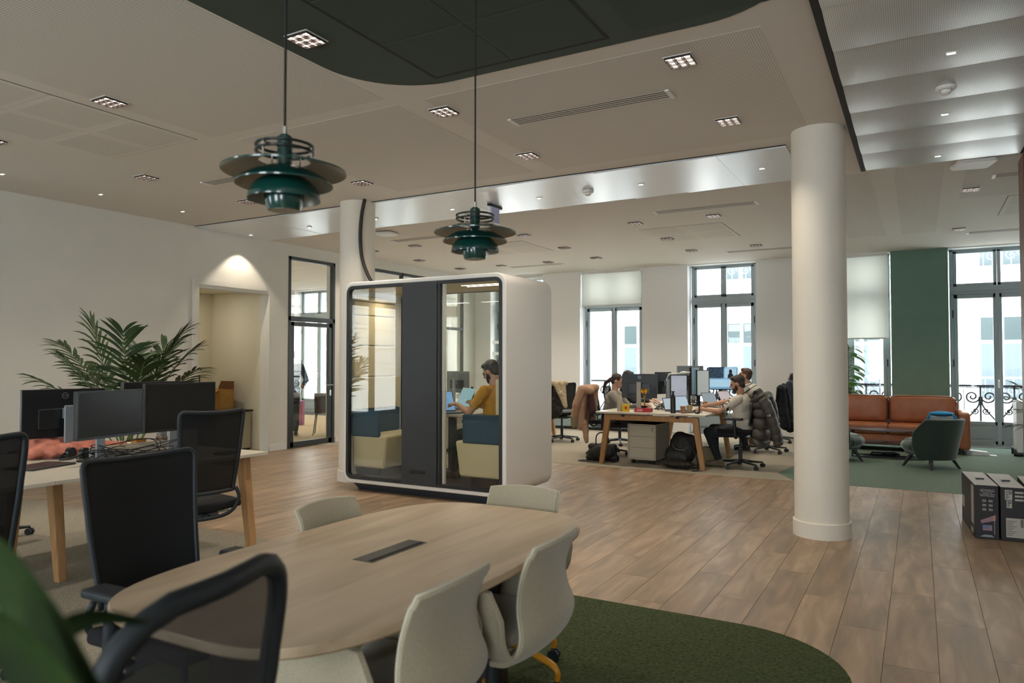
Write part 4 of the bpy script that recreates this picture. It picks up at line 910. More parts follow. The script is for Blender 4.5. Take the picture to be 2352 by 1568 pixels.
def person(label, loc, rz, hip_z, lean, wr_, feet, head=(0, 0), skin=SKIN, top=None, sleeve='short', legs=None, shoe=None, hair=None, hstyle='short', beard=False, glasses=False, side=0, slim=1.0, standing=False, hdir=None, knee_hint=(0, .6, 1), pattern=None):
    t = thing('person', label, 'person', loc, rz)
    hip = V((0, 0, hip_z)); la = radians(lean); up = V((sin(radians(side)), sin(la), cos(la))).normalized()
    chest = hip+up*.29; nb = hip+up*.45; nk = nb+up*.02+V((0, .012, .02))
    hp, hy = head; hc = nk+V((0, .03, .128)); Mh = Matrix.Translation(hc) @ RZ(hy) @ RX(-hp)
    rh = Mh.to_3x3().to_4x4()
    def hpnt(x, y, z): return Mh @ V((x, y, z))
    sw = .19*slim; sh = [nb+V((s_*sw, 0, -.035)) for s_ in (-1, 1)]
    pr = [('e', hpnt(0, -.012, .025), (.074, .092, .088), rh), ('e', hpnt(0, .022, -.03), (.058, .066, .075), rh), ('e', hpnt(0, .045, -.075), (.036, .036, .028), rh),
          ('c', hpnt(0, .084, .012), .009, hpnt(0, .104, -.022), .0125), ('e', hpnt(0, .078, -.05), (.022, .012, .011), rh), ('e', hpnt(0, .076, .022), (.05, .014, .012), rh)]
    for s_ in (-1, 1): pr.append(('e', hpnt(s_*.075, -.008, -.008), (.010, .02, .031), rh))
    pr += [('c', hpnt(0, -.02, -.05), .052, nb, .055), ('c', nb, .055, chest, .08), ('c', chest, .08, hip, .09)]
    arms = []
    for i, s_ in enumerate((-1, 1)):
        el, w_ = ik(sh[i], wr_[i], .285, .25, (s_*.55, -.35, -1)); arms.append((el, w_))
        pr += [('c', nb+V((0, 0, -.02)), .05, sh[i], .048), ('c', sh[i], .046, el, .037), ('c', el, .038, w_, .025)]
        dd = (w_-el).normalized(); pr += hand(w_, dd*.8+V((0, .3, -.12)), (0, .1, 1), s_)
    lg = []
    for i, s_ in enumerate((-1, 1)):
        hj = hip+V((s_*.09, .02, -.02)); kn, an = ik(hj, feet[i], .43, .41, knee_hint); lg.append((hj, kn, an))
        pr += [('c', hj, .075, kn, .05), ('c', kn, .048, an, .036)]
    blob('body', pr, skin, t, .0075, 3)
    # eyes and brows
    e = MB()
    for s_ in (-1, 1): e.T = Matrix.Translation(hpnt(s_*.031, .076, .004)) @ rh; e.ball((0, 0, 0), .0105, 8)
    e.T = Matrix.Identity(4); e.build('eyes', mat('eye_dark', '2a1f1a', .3) if 'eye_dark' not in bpy.data.materials else bpy.data.materials['eye_dark'], t, smooth=True)
    # top
    Rl = Matrix.Rotation(-la, 4, 'X')
    shp = [('e', hip+up*.31, (.185*slim, .128, .175), Rl), ('e', hip+up*.20, (.172*slim, .13, .16), Rl), ('e', hip+up*.08, (.172*slim, .138, .15), Rl), ('e', hip+V((0, 0, -.01)), (.172*slim, .14, .10), Matrix.Identity(4)), ('c', nb+V((0, 0, -.03)), .066, chest, .12)]
    for i in range(2):
        el, w_ = arms[i]; f_ = .62 if sleeve == 'short' else 1; e2 = sh[i]+(el-sh[i])*f_
        shp += [('c', nb+V((0, 0, -.035)), .058, sh[i], .062), ('c', sh[i], .066, e2, .058 if f_ < 1 else .05)]
        if sleeve == 'long': shp += [('c', el, .05, el+(w_-el)*.93, .036)]
    blob('shirt', shp, top, t, .009, 3, disp=.012, dscale=.07)
    tp = [('e', hip+V((0, 0, -.02)), (.165*slim, .135, .115)), ]
    for (hj, kn, an) in lg: tp += [('c', hj, .092, kn, .066), ('c', kn, .066, an+(kn-an)*.08, .05)]
    blob('trousers', tp, legs, t, .010, 3, disp=.012, dscale=.09)
    for i, (hj, kn, an) in enumerate(lg):
        fz = an.z-.07; sd = V((0, 1, 0)); bt = V((an.x, an.y, fz))
        blob('shoe', [('c', bt+V((0, -.035, .038)), .036, bt+V((0, .10, .032)), .036), ('c', bt+V((0, .08, .03)), .037, bt+V((0, .165, .026)), .026), ('c', bt+V((0, -.02, .05)), .036, an, .042), ('b', bt+V((0, .06, .008)), (.036, .125, .008))], shoe, t, .008, 2)
    hm = [('e', hpnt(0, -.026, .042), (.083, .092, .084), rh), ('e', hpnt(0, -.055, .0), (.072, .056, .075), rh), ('e', hpnt(0, .03, .088), (.062, .05, .03), rh)]
    if hstyle == 'pony': hm = [('e', hpnt(0, -.024, .038), (.081, .094, .082), rh), ('e', hpnt(0, -.05, .0), (.074, .056, .075), rh), ('c', hpnt(0, -.11, .0), .028, hpnt(0, -.17, -.09), .03), ('c', hpnt(0, -.17, -.09), .03, hpnt(0, -.16, -.24), .015)]
    blob('hair', hm, hair, t, .007, 2, disp=.012, dscale=.03)
    if beard: blob('beard', [('e', hpnt(0, .028, -.062), (.058, .060, .042), rh), ('e', hpnt(0, .055, -.088), (.038, .036, .028), rh)]+[('c', hpnt(s_*.066, .0, .0), .014, hpnt(s_*.052, .03, -.06), .02) for s_ in (-1, 1)], hair, t, .007, 2)
    if glasses:
        g = MB()
        for s_ in (-1, 1): g.tube([hpnt(s_*.031+.021*cos(k*pi/7), .098, .004+.018*sin(k*pi/7)) for k in range(14)], .0018, 5, closed=True); g.tube([hpnt(s_*.052, .097, .008), hpnt(s_*.074, -.005, .008)], .0016, 5)
        g.build('glasses', mat('glasses_wire', 'b07a60', .3, .8), t)
    return t, Mh, arms, lg, nb, up
HBR = mat('hair_brown', '2e2018', .6, noise=.3, scale=60); HBK = mat('hair_black', '14110f', .5, noise=.3, scale=60); HGI = mat('hair_chestnut', '4a3226', .6, noise=.3, scale=60)
DEN = mat('dark_denim', '1c2026', .85, noise=.2, scale=80); MUS = mat('mustard_jersey', 'b07f1e', .85, noise=.08, scale=60); SHOEK = mat('black_leather', '141214', .4); SHOEB = mat('trainer_taupe', '6d6250', .7, noise=.3, scale=25)
GRYK = mat('grey_knit', '948f86', .9, noise=.1, scale=150, bump=.3); PLUM = mat('plum_trousers', '2a1e22', .85)
# printed white tee
TEE = mat('white_tee', 'cfc6b6', .85)
_n = TEE.node_tree; _N = _n.nodes; _L = _n.links; _tc = _N.new('ShaderNodeTexCoord'); _nz = _N.new('ShaderNodeTexNoise'); _nz.inputs['Scale'].default_value = 26; _sp = _N.new('ShaderNodeSeparateXYZ')
_c1 = _N.new('ShaderNodeMapRange'); _c1.inputs[1].default_value = .10; _c1.inputs[2].default_value = .13; _c2 = _N.new('ShaderNodeMath'); _c2.operation = 'GREATER_THAN'; _c2.inputs[1].default_value = .5; _mu = _N.new('ShaderNodeMath'); _mu.operation = 'MULTIPLY'; _mx = _N.new('ShaderNodeMix'); _mx.data_type = 'RGBA'
_mx.inputs[6].default_value = (*hx('cfc6b6'), 1); _mx.inputs[7].default_value = (*hx('2b2528'), 1)
_L.new(_tc.outputs['Object'], _nz.inputs['Vector']); _L.new(_tc.outputs['Object'], _sp.inputs[0]); _L.new(_sp.outputs['Y'], _c1.inputs[0]); _L.new(_nz.outputs['Fac'], _c2.inputs[0]); _L.new(_c1.outputs[0], _mu.inputs[0]); _L.new(_c2.outputs[0], _mu.inputs[1]); _L.new(_mu.outputs[0], _mx.inputs[0]); _L.new(_mx.outputs[2], _N['Principled BSDF'].inputs['Base Color'])
# striped jersey
STRP = mat('striped_jersey', 'd3cdc0', .85)
_n = STRP.node_tree; _N = _n.nodes; _L = _n.links; _tc = _N.new('ShaderNodeTexCoord'); _mp = _N.new('ShaderNodeMapping'); _mp.inputs['Rotation'].default_value = (radians(42), 0, 0); _sp = _N.new('ShaderNodeSeparateXYZ'); _m1 = _N.new('ShaderNodeMath'); _m1.operation = 'MULTIPLY'; _m1.inputs[1].default_value = 15; _m2 = _N.new('ShaderNodeMath'); _m2.operation = 'FRACT'; _m3 = _N.new('ShaderNodeMath'); _m3.operation = 'LESS_THAN'; _m3.inputs[1].default_value = .2; _mx = _N.new('ShaderNodeMix'); _mx.data_type = 'RGBA'
_mx.inputs[6].default_value = (*hx('d3cdc0'), 1); _mx.inputs[7].default_value = (*hx('23232b'), 1)
_L.new(_tc.outputs['Object'], _mp.inputs[0]); _L.new(_mp.outputs[0], _sp.inputs[0]); _L.new(_sp.outputs['Z'], _m1.inputs[0]); _L.new(_m1.outputs[0], _m2.inputs[0]); _L.new(_m2.outputs[0], _m3.inputs[0]); _L.new(_m3.outputs[0], _mx.inputs[0]); _L.new(_mx.outputs[2], _N['Principled BSDF'].inputs['Base Color'])
person('man in mustard t-shirt sitting inside the booth behind the right glass', (-3.95, 6.74, 0), radians(88), .72, 6, [(-.16, .42, .98), (.10, .46, 1.0)], [(-.08, .52, .24), (.14, .48, .36)], (28, 0), SKIN, MUS, 'short', DEN, SHOEK, HBK, beard=True)
person('bearded man in white printed t-shirt and dark jeans working at the near desk corner', (-2.10, 10.2, 0), radians(88), .52, 4, [(-.22, .50, .79), (.20, .66, .80)], [(-.12, .30, .09), (.16, .42, .09)], (14, 4), SKIN, TEE, 'short', DEN, SHOEB, HBR, beard=True)
person('woman with ponytail and glasses in grey jumper typing at the left side', (-4.22, 10.62, 0), radians(-84), .53, 12, [(-.17, .50, .78), (.15, .54, .78)], [(-.1, .36, .09), (.1, .40, .09)], (20, 0), SKIN2, GRYK, 'long', PLUM, SHOEK, HBR, 'pony', glasses=True, slim=.9)
p4 = person('bearded man in striped jersey with face mask leaning on the far desk', (-2.15, 12.12, 0), radians(86), .69, 36, [(-.20, .60, .80), (.18, .64, .80)], [(-.12, .28, .09), (.14, .36, .09)], (-8, 12), SKIN, STRP, 'long', DEN, SHOEK, HGI, beard=True)
_Mh = p4[1]; mk = blob('face_mask', [('e', _Mh @ V((0, .07, -.055)), (.042, .04, .038), _Mh.to_3x3().to_4x4())], mat('mask_blue', '9fb6b8', .8), p4[0], .007, 2)
person('dark haired colleague half hidden behind the woman at the desk', (-4.5, 11.95, 0), radians(-84), .55, 8, [(-.17, .48, .78), (.15, .5, .78)], [(-.1, .36, .09), (.1, .40, .09)], (16, 0), SKIN2, mat('navy_jumper', '22262e', .9), 'long', DEN, SHOEK, HBK, slim=.92)
person('person in dark jacket standing in the meeting room at the door glass edge', (-10.60, 10.16, 0), radians(40), .93, 2, [(-.24, .10, .95), (.22, .22, 1.0)], [(-.1, .02, .09), (.1, .05, .09)], (5, 0), SKIN, mat('blue_black_jacket', '1a1f2c', .8), 'long', DEN, SHOEK, HBK, knee_hint=(0, 1, 0))
# earbud and paper held in the booth
tag(MB().box(-.085, .085, -.003, .003, -.11, .11).build('tablet', screen_mat('tablet_screen', '9cc4cf', .5)), 'pale blue tablet held by the man in mustard', 'tablet', loc=(-4.40, 6.80, 1.05)).rotation_euler = (radians(28), radians(8), radians(70))
# task chairs of the workers
task_chair('office_chair', 'black task chair under the bearded man near the brown puffer jacket', (-2.14, 10.2, 0), radians(88), zt=1.04)
task_chair('office_chair', 'black task chair of the woman, covered by the beige coat', (-4.25, 10.62, 0), radians(-84), zt=1.02)
task_chair('office_chair', 'black task chair with cream jumper over its back beside the booth', (-5.66, 11.95, 0), radians(28), zt=1.05, W=1.02)
task_chair('office_chair', 'black task chair of the striped man hung with dark jackets', (-2.13, 12.12, 0), radians(84), zt=1.04, arms=False)
task_chair('office_chair', 'farthest black task chair by the window wall near the round column', (-2.22, 13.75, 0), radians(84), zt=1.04, arms=False)
task_chair('office_chair', 'black task chair of the colleague hidden behind the woman', (-4.55, 11.95, 0), radians(-84), zt=1.0, arms=False)
# ================================================================== draped clothes
PUF = mat('puffer_brown', '47413a', .5, noise=.12, scale=12)
t = thing('puffer_jacket', 'quilted brown puffer jacket hung over the chair of the bearded man', 'jacket', (-1.86, 10.16, 0))
def quilt(name, pts, rx, ry, n, par, taper=0.0):
    P = smooth_pts(pts, 12); L = len(P); mb = MB(); vs = []; fs = []; N_ = 24
    for k, p in enumerate(P):
        u = k/(L-1); sc2 = (1-.16*(1-abs(sin(pi*n*u))**.45))*(1+taper*u); e = min(1, (u*n*2.2)**.5 if u < .5/n else 1, ((1-u)*n*2.5)**.5 if u > 1-.4/n else 1); e = max(.05, e)
        t_ = (P[min(L-1, k+1)]-P[max(0, k-1)]).normalized(); yv_ = V((0, 1, 0)); xv = yv_.cross(t_).normalized(); yv2 = t_.cross(xv)
        for i in range(N_):
            a = 2*pi*i/N_; c, s_ = cos(a), sin(a); wr = 1+.03*sin(5*a+k*.9)
            vs.append(p+xv*rx*sc2*e*wr*math.copysign(abs(c)**.8, c)+yv2*ry*sc2*e*math.copysign(abs(s_)**.75, s_))
    for k in range(L-1):
        for i in range(N_): fs.append((k*N_+i, k*N_+(i+1) % N_, (k+1)*N_+(i+1) % N_, (k+1)*N_+i))
    fs += [tuple(range(N_)), tuple((L-1)*N_+i for i in range(N_))[::-1]]
    return mb.add(vs, fs).build(name, PUF, par, smooth=60)
quilt('quilted_body', [(-.04, 0, 1.0), (.01, 0, .88), (.03, 0, .70), (.01, .0, .48), (-.03, 0, .30)], .115, .235, 6, t, .05)
quilt('sleeve', [(.05, -.21, .96), (.13, -.23, .84), (.19, -.23, .66), (.235, -.20, .48), (.255, -.17, .34)], .072, .085, 7, t, -.12)
quilt('sleeve', [(.05, .21, .96), (.10, .23, .84), (.13, .23, .66), (.13, .20, .48), (.12, .17, .36)], .07, .08, 7, t, -.12)
blob('hood', [('c', (-.08, -.15, .98), .045, (-.02, -.02, 1.03), .055), ('c', (-.02, -.02, 1.03), .055, (-.06, .15, .98), .045), ('c', (.05, -.12, .97), .06, (.08, .08, .98), .065), ('c', (-.03, -.18, .97), .04, (.09, -.16, .90), .05)], PUF, t, .010, 5, disp=.015, dscale=.05)
MB().box(.13, .20, -.323, -.316, .72, .775).build('sleeve_patch', mat('patch_black', '101012', .6), t); text_obj('patch_letters', 'cK', .05, mat('patch_white', 'd8d8d8', .6), t, (.165, -.3245, .747), (pi/2, 0, 0))
COAT = mat('beige_trench', 'b08d74', .85, noise=.08, scale=30); COATL = mat('khaki_cuff', '8d8263', .85)
t = thing('trench_coat', 'long beige pink trench coat draped on the woman\'s chair', 'coat', (-4.50, 10.5, 0))
blob('coat_body', [('c', (.02, -.2, 1.03), .06, (.03, .2, 1.03), .06), ('c', (-.02, -.18, 1.0), .075, (-.08, -.16, .45), .07), ('c', (-.04, -.05, 1.0), .07, (-.13, -.02, .42), .06), ('c', (-.04, .10, 1.0), .07, (-.12, .12, .45), .06), ('c', (0, .2, 1.0), .07, (-.04, .2, .5), .06), ('c', (-.02, -.14, .5), .06, (.02, -.16, .22), .035), ('c', (.12, -.22, 1.0), .06, (.02, -.2, 1.03), .06)], COAT, t, .010, 4, disp=.02, dscale=.06)
blob('sleeve', [('c', (-.02, -.24, 1.02), .065, (-.10, -.27, .78), .062), ('c', (-.10, -.27, .78), .062, (-.15, -.24, .58), .055)], COAT, t, .010, 3, disp=.015, dscale=.05)
blob('cuff_lining', [('c', (-.15, -.24, .60), .06, (-.15, -.23, .47), .055)], COATL, t, .010, 3, disp=.015, dscale=.04)
blob('lining', [('c', (.10, -.18, .98), .05, (.12, -.16, .70), .06)], mat('plum_lining', '4c2c2c', .8), t, .010, 3)
LEA = mat('black_leather_jacket', '1d1a19', .45, noise=.2, scale=20)
t = thing('leather_jacket', 'black leather jacket hanging on the chair beside the booth', 'jacket', (-5.62, 11.68, 0))
blob('jacket_body', [('c', (-.16, 0, .98), .06, (-.14, -.05, .52), .07), ('c', (-.02, -.02, .94), .08, (-.04, -.05, .50), .08), ('c', (.10, -.02, .85), .07, (.05, -.05, .55), .07), ('c', (-.16, 0, .98), .05, (.1, 0, .9), .05), ('c', (-.2, -.03, .8), .05, (-.10, -.06, .45), .06)], LEA, t, .011, 3, disp=.03, dscale=.07)
CREAM = mat('cream_fleece', 'b5a688', .95, noise=.2, scale=40, bump=.5)
t = thing('cream_jumper', 'cream fleece jumper thrown over the same chair top', 'jumper', (-5.60, 11.62, 0))
blob('jumper_body', [('c', (-.15, 0, 1.05), .05, (.16, 0, 1.06), .05), ('c', (0, -.02, 1.04), .05, (.10, -.03, .85), .05), ('c', (.13, -.02, 1.04), .05, (.14, -.03, .85), .055), ('c', (.12, -.03, .88), .07, (.19, -.05, .66), .04)], CREAM, t, .011, 4, disp=.015, dscale=.04)
blob('sleeve', [('c', (-.15, -.03, 1.05), .055, (-.13, -.06, .86), .05)], CREAM, t, .011, 4, disp=.015, dscale=.04)
DKJ = mat('navy_wool', '1a2026', .9, noise=.15, scale=40); DKD = mat('denim_blue', '2a3542', .85, noise=.15, scale=40)
t = thing('dark_coat', 'dark navy coat hanging behind the man in stripes', 'coat', (-1.88, 12.10, 0))
blob('coat_body', [('c', (0, -.16, 1.02), .06, (.06, -.16, .45), .08), ('c', (.02, 0, 1.04), .06, (.10, 0, .42), .09), ('c', (0, .16, 1.02), .06, (.06, .16, .45), .08), ('c', (0, -.18, 1.02), .06, (0, .18, 1.02), .06)], DKJ, t, .012, 4, disp=.03, dscale=.07)
t = thing('denim_jacket', 'blue black denim jacket on the farthest chair by the column', 'jacket', (-1.99, 13.68, 0))
blob('jacket_body', [('c', (0, -.18, 1.02), .06, (.10, -.18, .55), .09), ('c', (.02, 0, 1.04), .06, (.14, 0, .50), .09), ('c', (0, .18, 1.02), .06, (.10, .16, .5), .08), ('c', (0, -.18, 1.04), .06, (0, .18, 1.04), .06)], DKD, t, .012, 4, disp=.03, dscale=.07)
t = thing('black_anorak', 'black hooded anorak topmost over the farthest chair beside the round column', 'jacket', (-2.0, 13.98, 0))
blob('jacket_body', [('c', (0, 0, 1.16), .07, (.06, 0, .8), .10), ('c', (.06, 0, 1.0), .10, (.14, -.03, .62), .09), ('c', (-.02, .02, 1.13), .06, (.12, 0, 1.0), .06)], LEA, t, .012, 4, disp=.03, dscale=.07)
# ================================================================== lounge
LEATH = mat('cognac_leather', 'a2633f', .42, noise=.14, scale=5, bump=.06); LEAD = mat('leather_piping', '4a2616', .5)
VELV = mat('green_velvet', '23402f', .7, noise=.2, scale=60, sheen=.5); VELB = mat('dark_green_velvet', '14291f', .75, noise=.25, scale=60, sheen=.4)
BLKW = mat('black_wood', '17181a', .45)
def cushion(name, par, x0, x1, y0, y1, z0, z1, m, bulge=.02, r=.05, n=9):
    """soft pillow: superellipsoid box"""
    mb = MB(); vs = []; fs = []; N_ = 24; M_ = 14; cx_, cy_, cz_ = (x0+x1)/2, (y0+y1)/2, (z0+z1)/2; a, b, c = (x1-x0)/2, (y1-y0)/2, (z1-z0)/2
    def sp(v, e): return math.copysign(abs(v)**e, v)
    for j in range(M_+1):
        ph = -pi/2+pi*j/M_
        for i in range(N_):
            th = 2*pi*i/N_; ax, az = sp(cos(ph), .35)*sp(cos(th), .25), sp(cos(ph), .35)*sp(sin(th), .25)
            vs.append((cx_+a*ax, cy_+b*sp(sin(ph), .55), cz_+c*az))
    for j in range(M_):
        for i in range(N_): fs.append((j*N_+i, j*N_+(i+1) % N_, (j+1)*N_+(i+1) % N_, (j+1)*N_+i))
    return mb.add(vs, fs).build(name, m, par, smooth=True)
sx = -.45
so = thing('sofa', 'cognac leather two seat sofa below the green pier', 'sofa', (sx, 13.55, 0))
def sb(name, x0, x1, y0, y1, z0, z1, bv=.04): return MB().box(x0, x1, y0, y1, z0, z1).build(name, LEATH, so, bevel=bv, seg=4)
sb('base', -1.0, 1.0, -.40, .40, .10, .28); sb('backrest', -1.0, 1.0, .22, .42, .25, .80)
for s_ in (-1, 1): sb('armrest', s_*.98-(0 if s_ > 0 else .15), s_*.98+(.15 if s_ > 0 else 0), -.42, .42, .08, .66, .05)
for k, (x0, x1) in enumerate(((-.965, -.002), (.002, .965))):
    s1 = MB().box(x0, x1, -.42, .20, .28, .44).build('seat_cushion', LEATH, so, bevel=.045, seg=4)
    c = cushion('back_cushion', so, x0, x1, .02, .26, .44, .89, LEATH)
    MB().tube([(x0+.05, .05, .875), (x1-.05, .05, .875)], .006, 6).tube([(x0+.012, .05, .48), (x0+.012, .05, .84)], .006, 6).tube([(x1-.012, .05, .48), (x1-.012, .05, .84)], .006, 6).build('piping', LEAD, c)
for (x, y) in ((-1.02, -.34), (1.02, -.34), (-1.02, .34), (1.02, .34)): MB().box(x-.03, x+.03, y-.03, y+.03, 0, .10).build('leg', BLKW, so)
def lounge_chair(label, loc, rz):
    t = thing('armchair', label, 'armchair', loc, rz, 'round green velvet lounge chairs')
    blob('seat', [('e', (0, .08, .29), (.32, .34, .13)), ('b', (0, .03, .28), (.22, .22, .11))], VELV, t, .013, 6)
    g = []
    for i in range(19):
        a = radians(-95+190*i/18); row = []
        for j in range(11):
            v = j/10; z = .13+v*.55; rr = .26+.05*v; zz = z-(.0 if abs(a) < 1.1 else (abs(a)-1.1)*.35*v)
            f_ = .8+.2*min(1, v*2.2); row.append((rr*1.12*sin(a*f_), -rr*cos(a*f_)*1.02+.03-.08*v, zz))
        g.append(row)
    MB().sheet(g, .06).build('backrest', VELB, t, smooth=60, bevel=.022, seg=3)
    for sx_ in (-1, 1):
        for sy in (-1, 1): MB().tube([(sx_*.15, sy*.15+.02, .2), (sx_*.24, sy*.24+.02, 0)], [.028, .016], 8).build('leg', BLKW, t, smooth=50)
    return t
lounge_chair('green velvet lounge chair with its back to the camera in front of the sofa', (.14, 11.45, 0), radians(46))
lounge_chair('green velvet lounge chair half hidden behind the round column', (-1.08, 11.66, 0), radians(-50))
t = thing('clothes_pile', 'folded blue and grey clothes stacked on the sofa seat', 'clothes', (.30, 13.22, 0))
MB().hexa([(-.18, -.12, .445), (.18, -.12, .445), (.18, .12, .445), (-.18, .12, .445)], [(-.17, -.11, .60), (.17, -.11, .60), (.17, .11, .60), (-.17, .11, .60)]).build('lower_pile', mat('grey_cloth', '8c9aa3', .9), t, bevel=.03, seg=3)
blob('blue_garment', [('e', (0, 0, .63), (.18, .13, .035)), ('c', (-.17, -.09, .61), .022, (-.19, -.10, .55), .02), ('c', (.16, -.09, .61), .022, (.20, -.10, .56), .02)], mat('blue_cloth', '1f7fb0', .85), t, .01, 3, disp=.012, dscale=.05)
ct = thing('coffee_table', 'oval black coffee table with lower shelf before the sofa', 'table', (-.42, 12.35, 0)); TT = mat('table_black', '33383f', .25)
el = [(.66*cos(2*pi*i/48), .27*sin(2*pi*i/48)) for i in range(48)]
MB().prism(el, .405, .42).build('tabletop', TT, ct, bevel=.003)
MB().prism([(x*.86, y*.86) for x, y in el], .22, .232).build('lower_shelf', TT, ct, bevel=.003)
for (x, y) in ((-.48, -.16), (.48, -.16), (-.48, .16), (.48, .16)): MB().tube([(x, y, 0), (x, y, .42)], .010, 8).build('leg', IRON, ct)
MB().tube([(-.48, -.16, .01), (.48, -.16, .01)], .008, 6).tube([(-.48, .16, .01), (.48, .16, .01)], .008, 6).build('floor_rail', IRON, ct)
tag(blob('cable_bag', [('c', (-.18, 0, .035), .035, (.16, .03, .035), .03), ('c', (-.3, .02, .015), .012, (.3, -.03, .012), .01), ('e', (.05, 0, .05), (.12, .06, .03))], BEZ, None, .01, 2), 'flat black bag with cables lying under the coffee table', 'bag', loc=(-.45, 12.45, .002))
tag(MB().hexa([(-.16, -.09, 0), (.16, -.09, 0), (.16, .09, 0), (-.16, .09, 0)], [(-.15, -.08, .07), (.12, -.08, .05), (.12, .08, .05), (-.15, .08, .08)]).box(.1, .24, -.08, .06, 0, .004).build('paper_stack', mat('white_paper', 'd3d8dc', .7), bevel=.006), 'white folded paper bundle on the green carpet beside the sofa', 'paper', loc=(.78, 13.35, .004))
# ================================================================== plants
LFD = mat('palm_green', '18290f', .55, noise=.35, scale=6, col2='2f4a1a'); LFB = mat('broad_leaf', '2c5a1e', .4, col2='4f8530', scale=5); STEM = mat('palm_stem', '5a6b35', .5)
POT = mat('pot_anthracite', '3a3c3e', .6); SOIL = mat('soil', '2a1f17', .95)
def pot(par, r, h, m=POT):
    MB().lathe([(0, 0), (r*.78, 0), (r, h), (r*.94, h), (r*.90, h-.03), (0, h-.03)], 28).build('pot', m, par, smooth=40); MB().lathe([(0, h-.028), (r*.9, h-.028), (r*.5, h-.015), (0, h-.01)], 20).build('soil', SOIL, par)
def leaf_strip(mb, p0, d, side, L, w_, droop, n=6, fold=.12):
    d = V(d).normalized(); side = V(side); side = (side-d*side.dot(d)).normalized(); nrm = side.cross(d); p = V(p0); vs = []; fs = []
    for i in range(n+1):
        t_ = i/n; ww = w_*(sin(pi*min(1, t_*.93+.07))**.7)*(1 if t_ < 1 else 0)
        vs += [p-side*ww/2+nrm*abs(ww)*fold, p, p+side*ww/2+nrm*abs(ww)*fold]
        if i < n:
            d = (d+V((0, 0, -droop/n))).normalized(); p = p+d*L/n
    for i in range(n):
        a = i*3; fs += [(a, a+1, a+4, a+3), (a+1, a+2, a+5, a+4)]
    mb.add(vs, fs)
def frond(par, base_, tip, L_leaf, n, wl_=.022, arch=.25, rnd=.1, twist=0, st=.3):
    b = V(base_); t_ = V(tip); mid = (b+t_)/2+V((0, 0, arch*(t_-b).length)); P = []
    for k in range(25):
        u = k/24; P.append(b*(1-u)**2+mid*2*u*(1-u)+t_*u*u)
    mb = MB(); mb.m_(1).tube(P[::2], [.008*(1-.75*k/12)+.001 for k in range(13)], 5); mb.m_(0)
    for k in range(n):
        u = st+(1-st)*(k/(n-1)); i = min(23, int(u*24)); p = P[i]+(P[i+1]-P[i])*(u*24-i); tg = (P[min(24, i+1)]-P[i-1]).normalized(); sd = tg.cross(V((0, 0, 1)))
        if sd.length < .05: sd = V((1, 0, 0))
        sd.normalize(); ll = L_leaf*(.55+.6*sin(pi*(.12+.8*(k/(n-1)))))
        for s_ in (-1, 1):
            a = radians(62-30*(k/(n-1))+random.uniform(-6, 6)); d = tg*cos(a)+sd*s_*sin(a)+V((0, 0, .22+random.uniform(-rnd, rnd)))
            leaf_strip(mb, p, d, tg, ll*random.uniform(.85, 1.1), wl_, random.uniform(.5, 1.0), 5)
    return mb.build('frond', [LFD, STEM], par, smooth=True)
pb = V((-7.35, 4.75, 0)); pl = thing('kentia_palm', 'feathery green palm rising behind the left desk monitors', 'plant', pb); pot(pl, .24, .42)
RV = V((.872, .489, 0)); FV = V((-.489, .872, 0)); sc_ = 7.55/1667
def T(px, py, dep): return RV*((px-222)*sc_)+FV*dep+V((0, 0, 1.45+(829-py)*sc_))
for (px, py, dep, ll, n, ar) in ((148, 742, -.1, .26, 17, .10), (338, 762, .1, .28, 18, .16), (50, 790, .1, .22, 17, .22), (30, 868, -.2, .20, 14, .20), (398, 850, -.15, .22, 16, .24), (352, 800, .25, .24, 16, .2), (95, 850, .3, .22, 15, .25), (245, 765, -.3, .24, 16, .12), (205, 800, .35, .22, 15, .2), (300, 830, -.35, .22, 15, .25), (120, 820, -.4, .2, 14, .25), (340, 884, .2, .2, 14, .3), (270, 790, .4, .24, 15, .15)):
    frond(pl, (random.uniform(-.06, .06), random.uniform(-.06, .06), .40), T(px, py, dep), ll*1.4, n, .036, ar, st=.42)
for k in range(4): MB().tube([(.05*cos(k*1.6), .05*sin(k*1.6), .38), (.07*cos(k*1.6+.3), .07*sin(k*1.6+.3), .95)], [.018, .010], 7).build('cane', STEM, pl)
# palm cut by the right edge
rp = thing('small_palm', 'dark palm leaves poking in at the right edge above the boxes', 'plant', (1.63, 12.0, 0)); pot(rp, .2, .4)
for k, (dx, dy, z, L_) in enumerate(((-.52, -.1, 1.15, .2), (-.56, .1, .95, .22), (-.48, -.25, .80, .2), (-.50, .2, .55, .2), (.3, .2, 1.2, .2), (.2, -.3, 1.3, .2), (0, .4, 1.25, .2))): frond(rp, (0, 0, .38), (dx, dy, z), L_, 10, .02, .28, st=.5)
# broad leaved plant by the window
bp = thing('pothos_plant', 'broad leaved climbing plant before the blinded window beside the column', 'plant', (-1.12, 14.2, 0)); pot(bp, .19, .38, mat('pot_white', 'bdbcb6', .5))
MB().tube([(0, 0, .34), (0, 0, 1.75)], .03, 8).build('moss_pole', mat('moss', '4a3b26', .95), bp)
for k in range(64):
    z = .75+.95*(k/63)+random.uniform(-.04, .04); a = random.uniform(0, 2*pi); m_ = MB(); d = V((cos(a), sin(a)*.8, .15)); m_.m_(1).tube([(0, 0, z-.05), d*.12+V((0, 0, z))], .004, 5); m_.m_(0)
    leaf_strip(m_, d*.12+V((0, 0, z)), d+V((0, 0, .1)), V((-sin(a), cos(a), 0)), random.uniform(.2, .30), .12, 1.5, 6)
    m_.build('leaf', [LFB, STEM], bp, smooth=True)
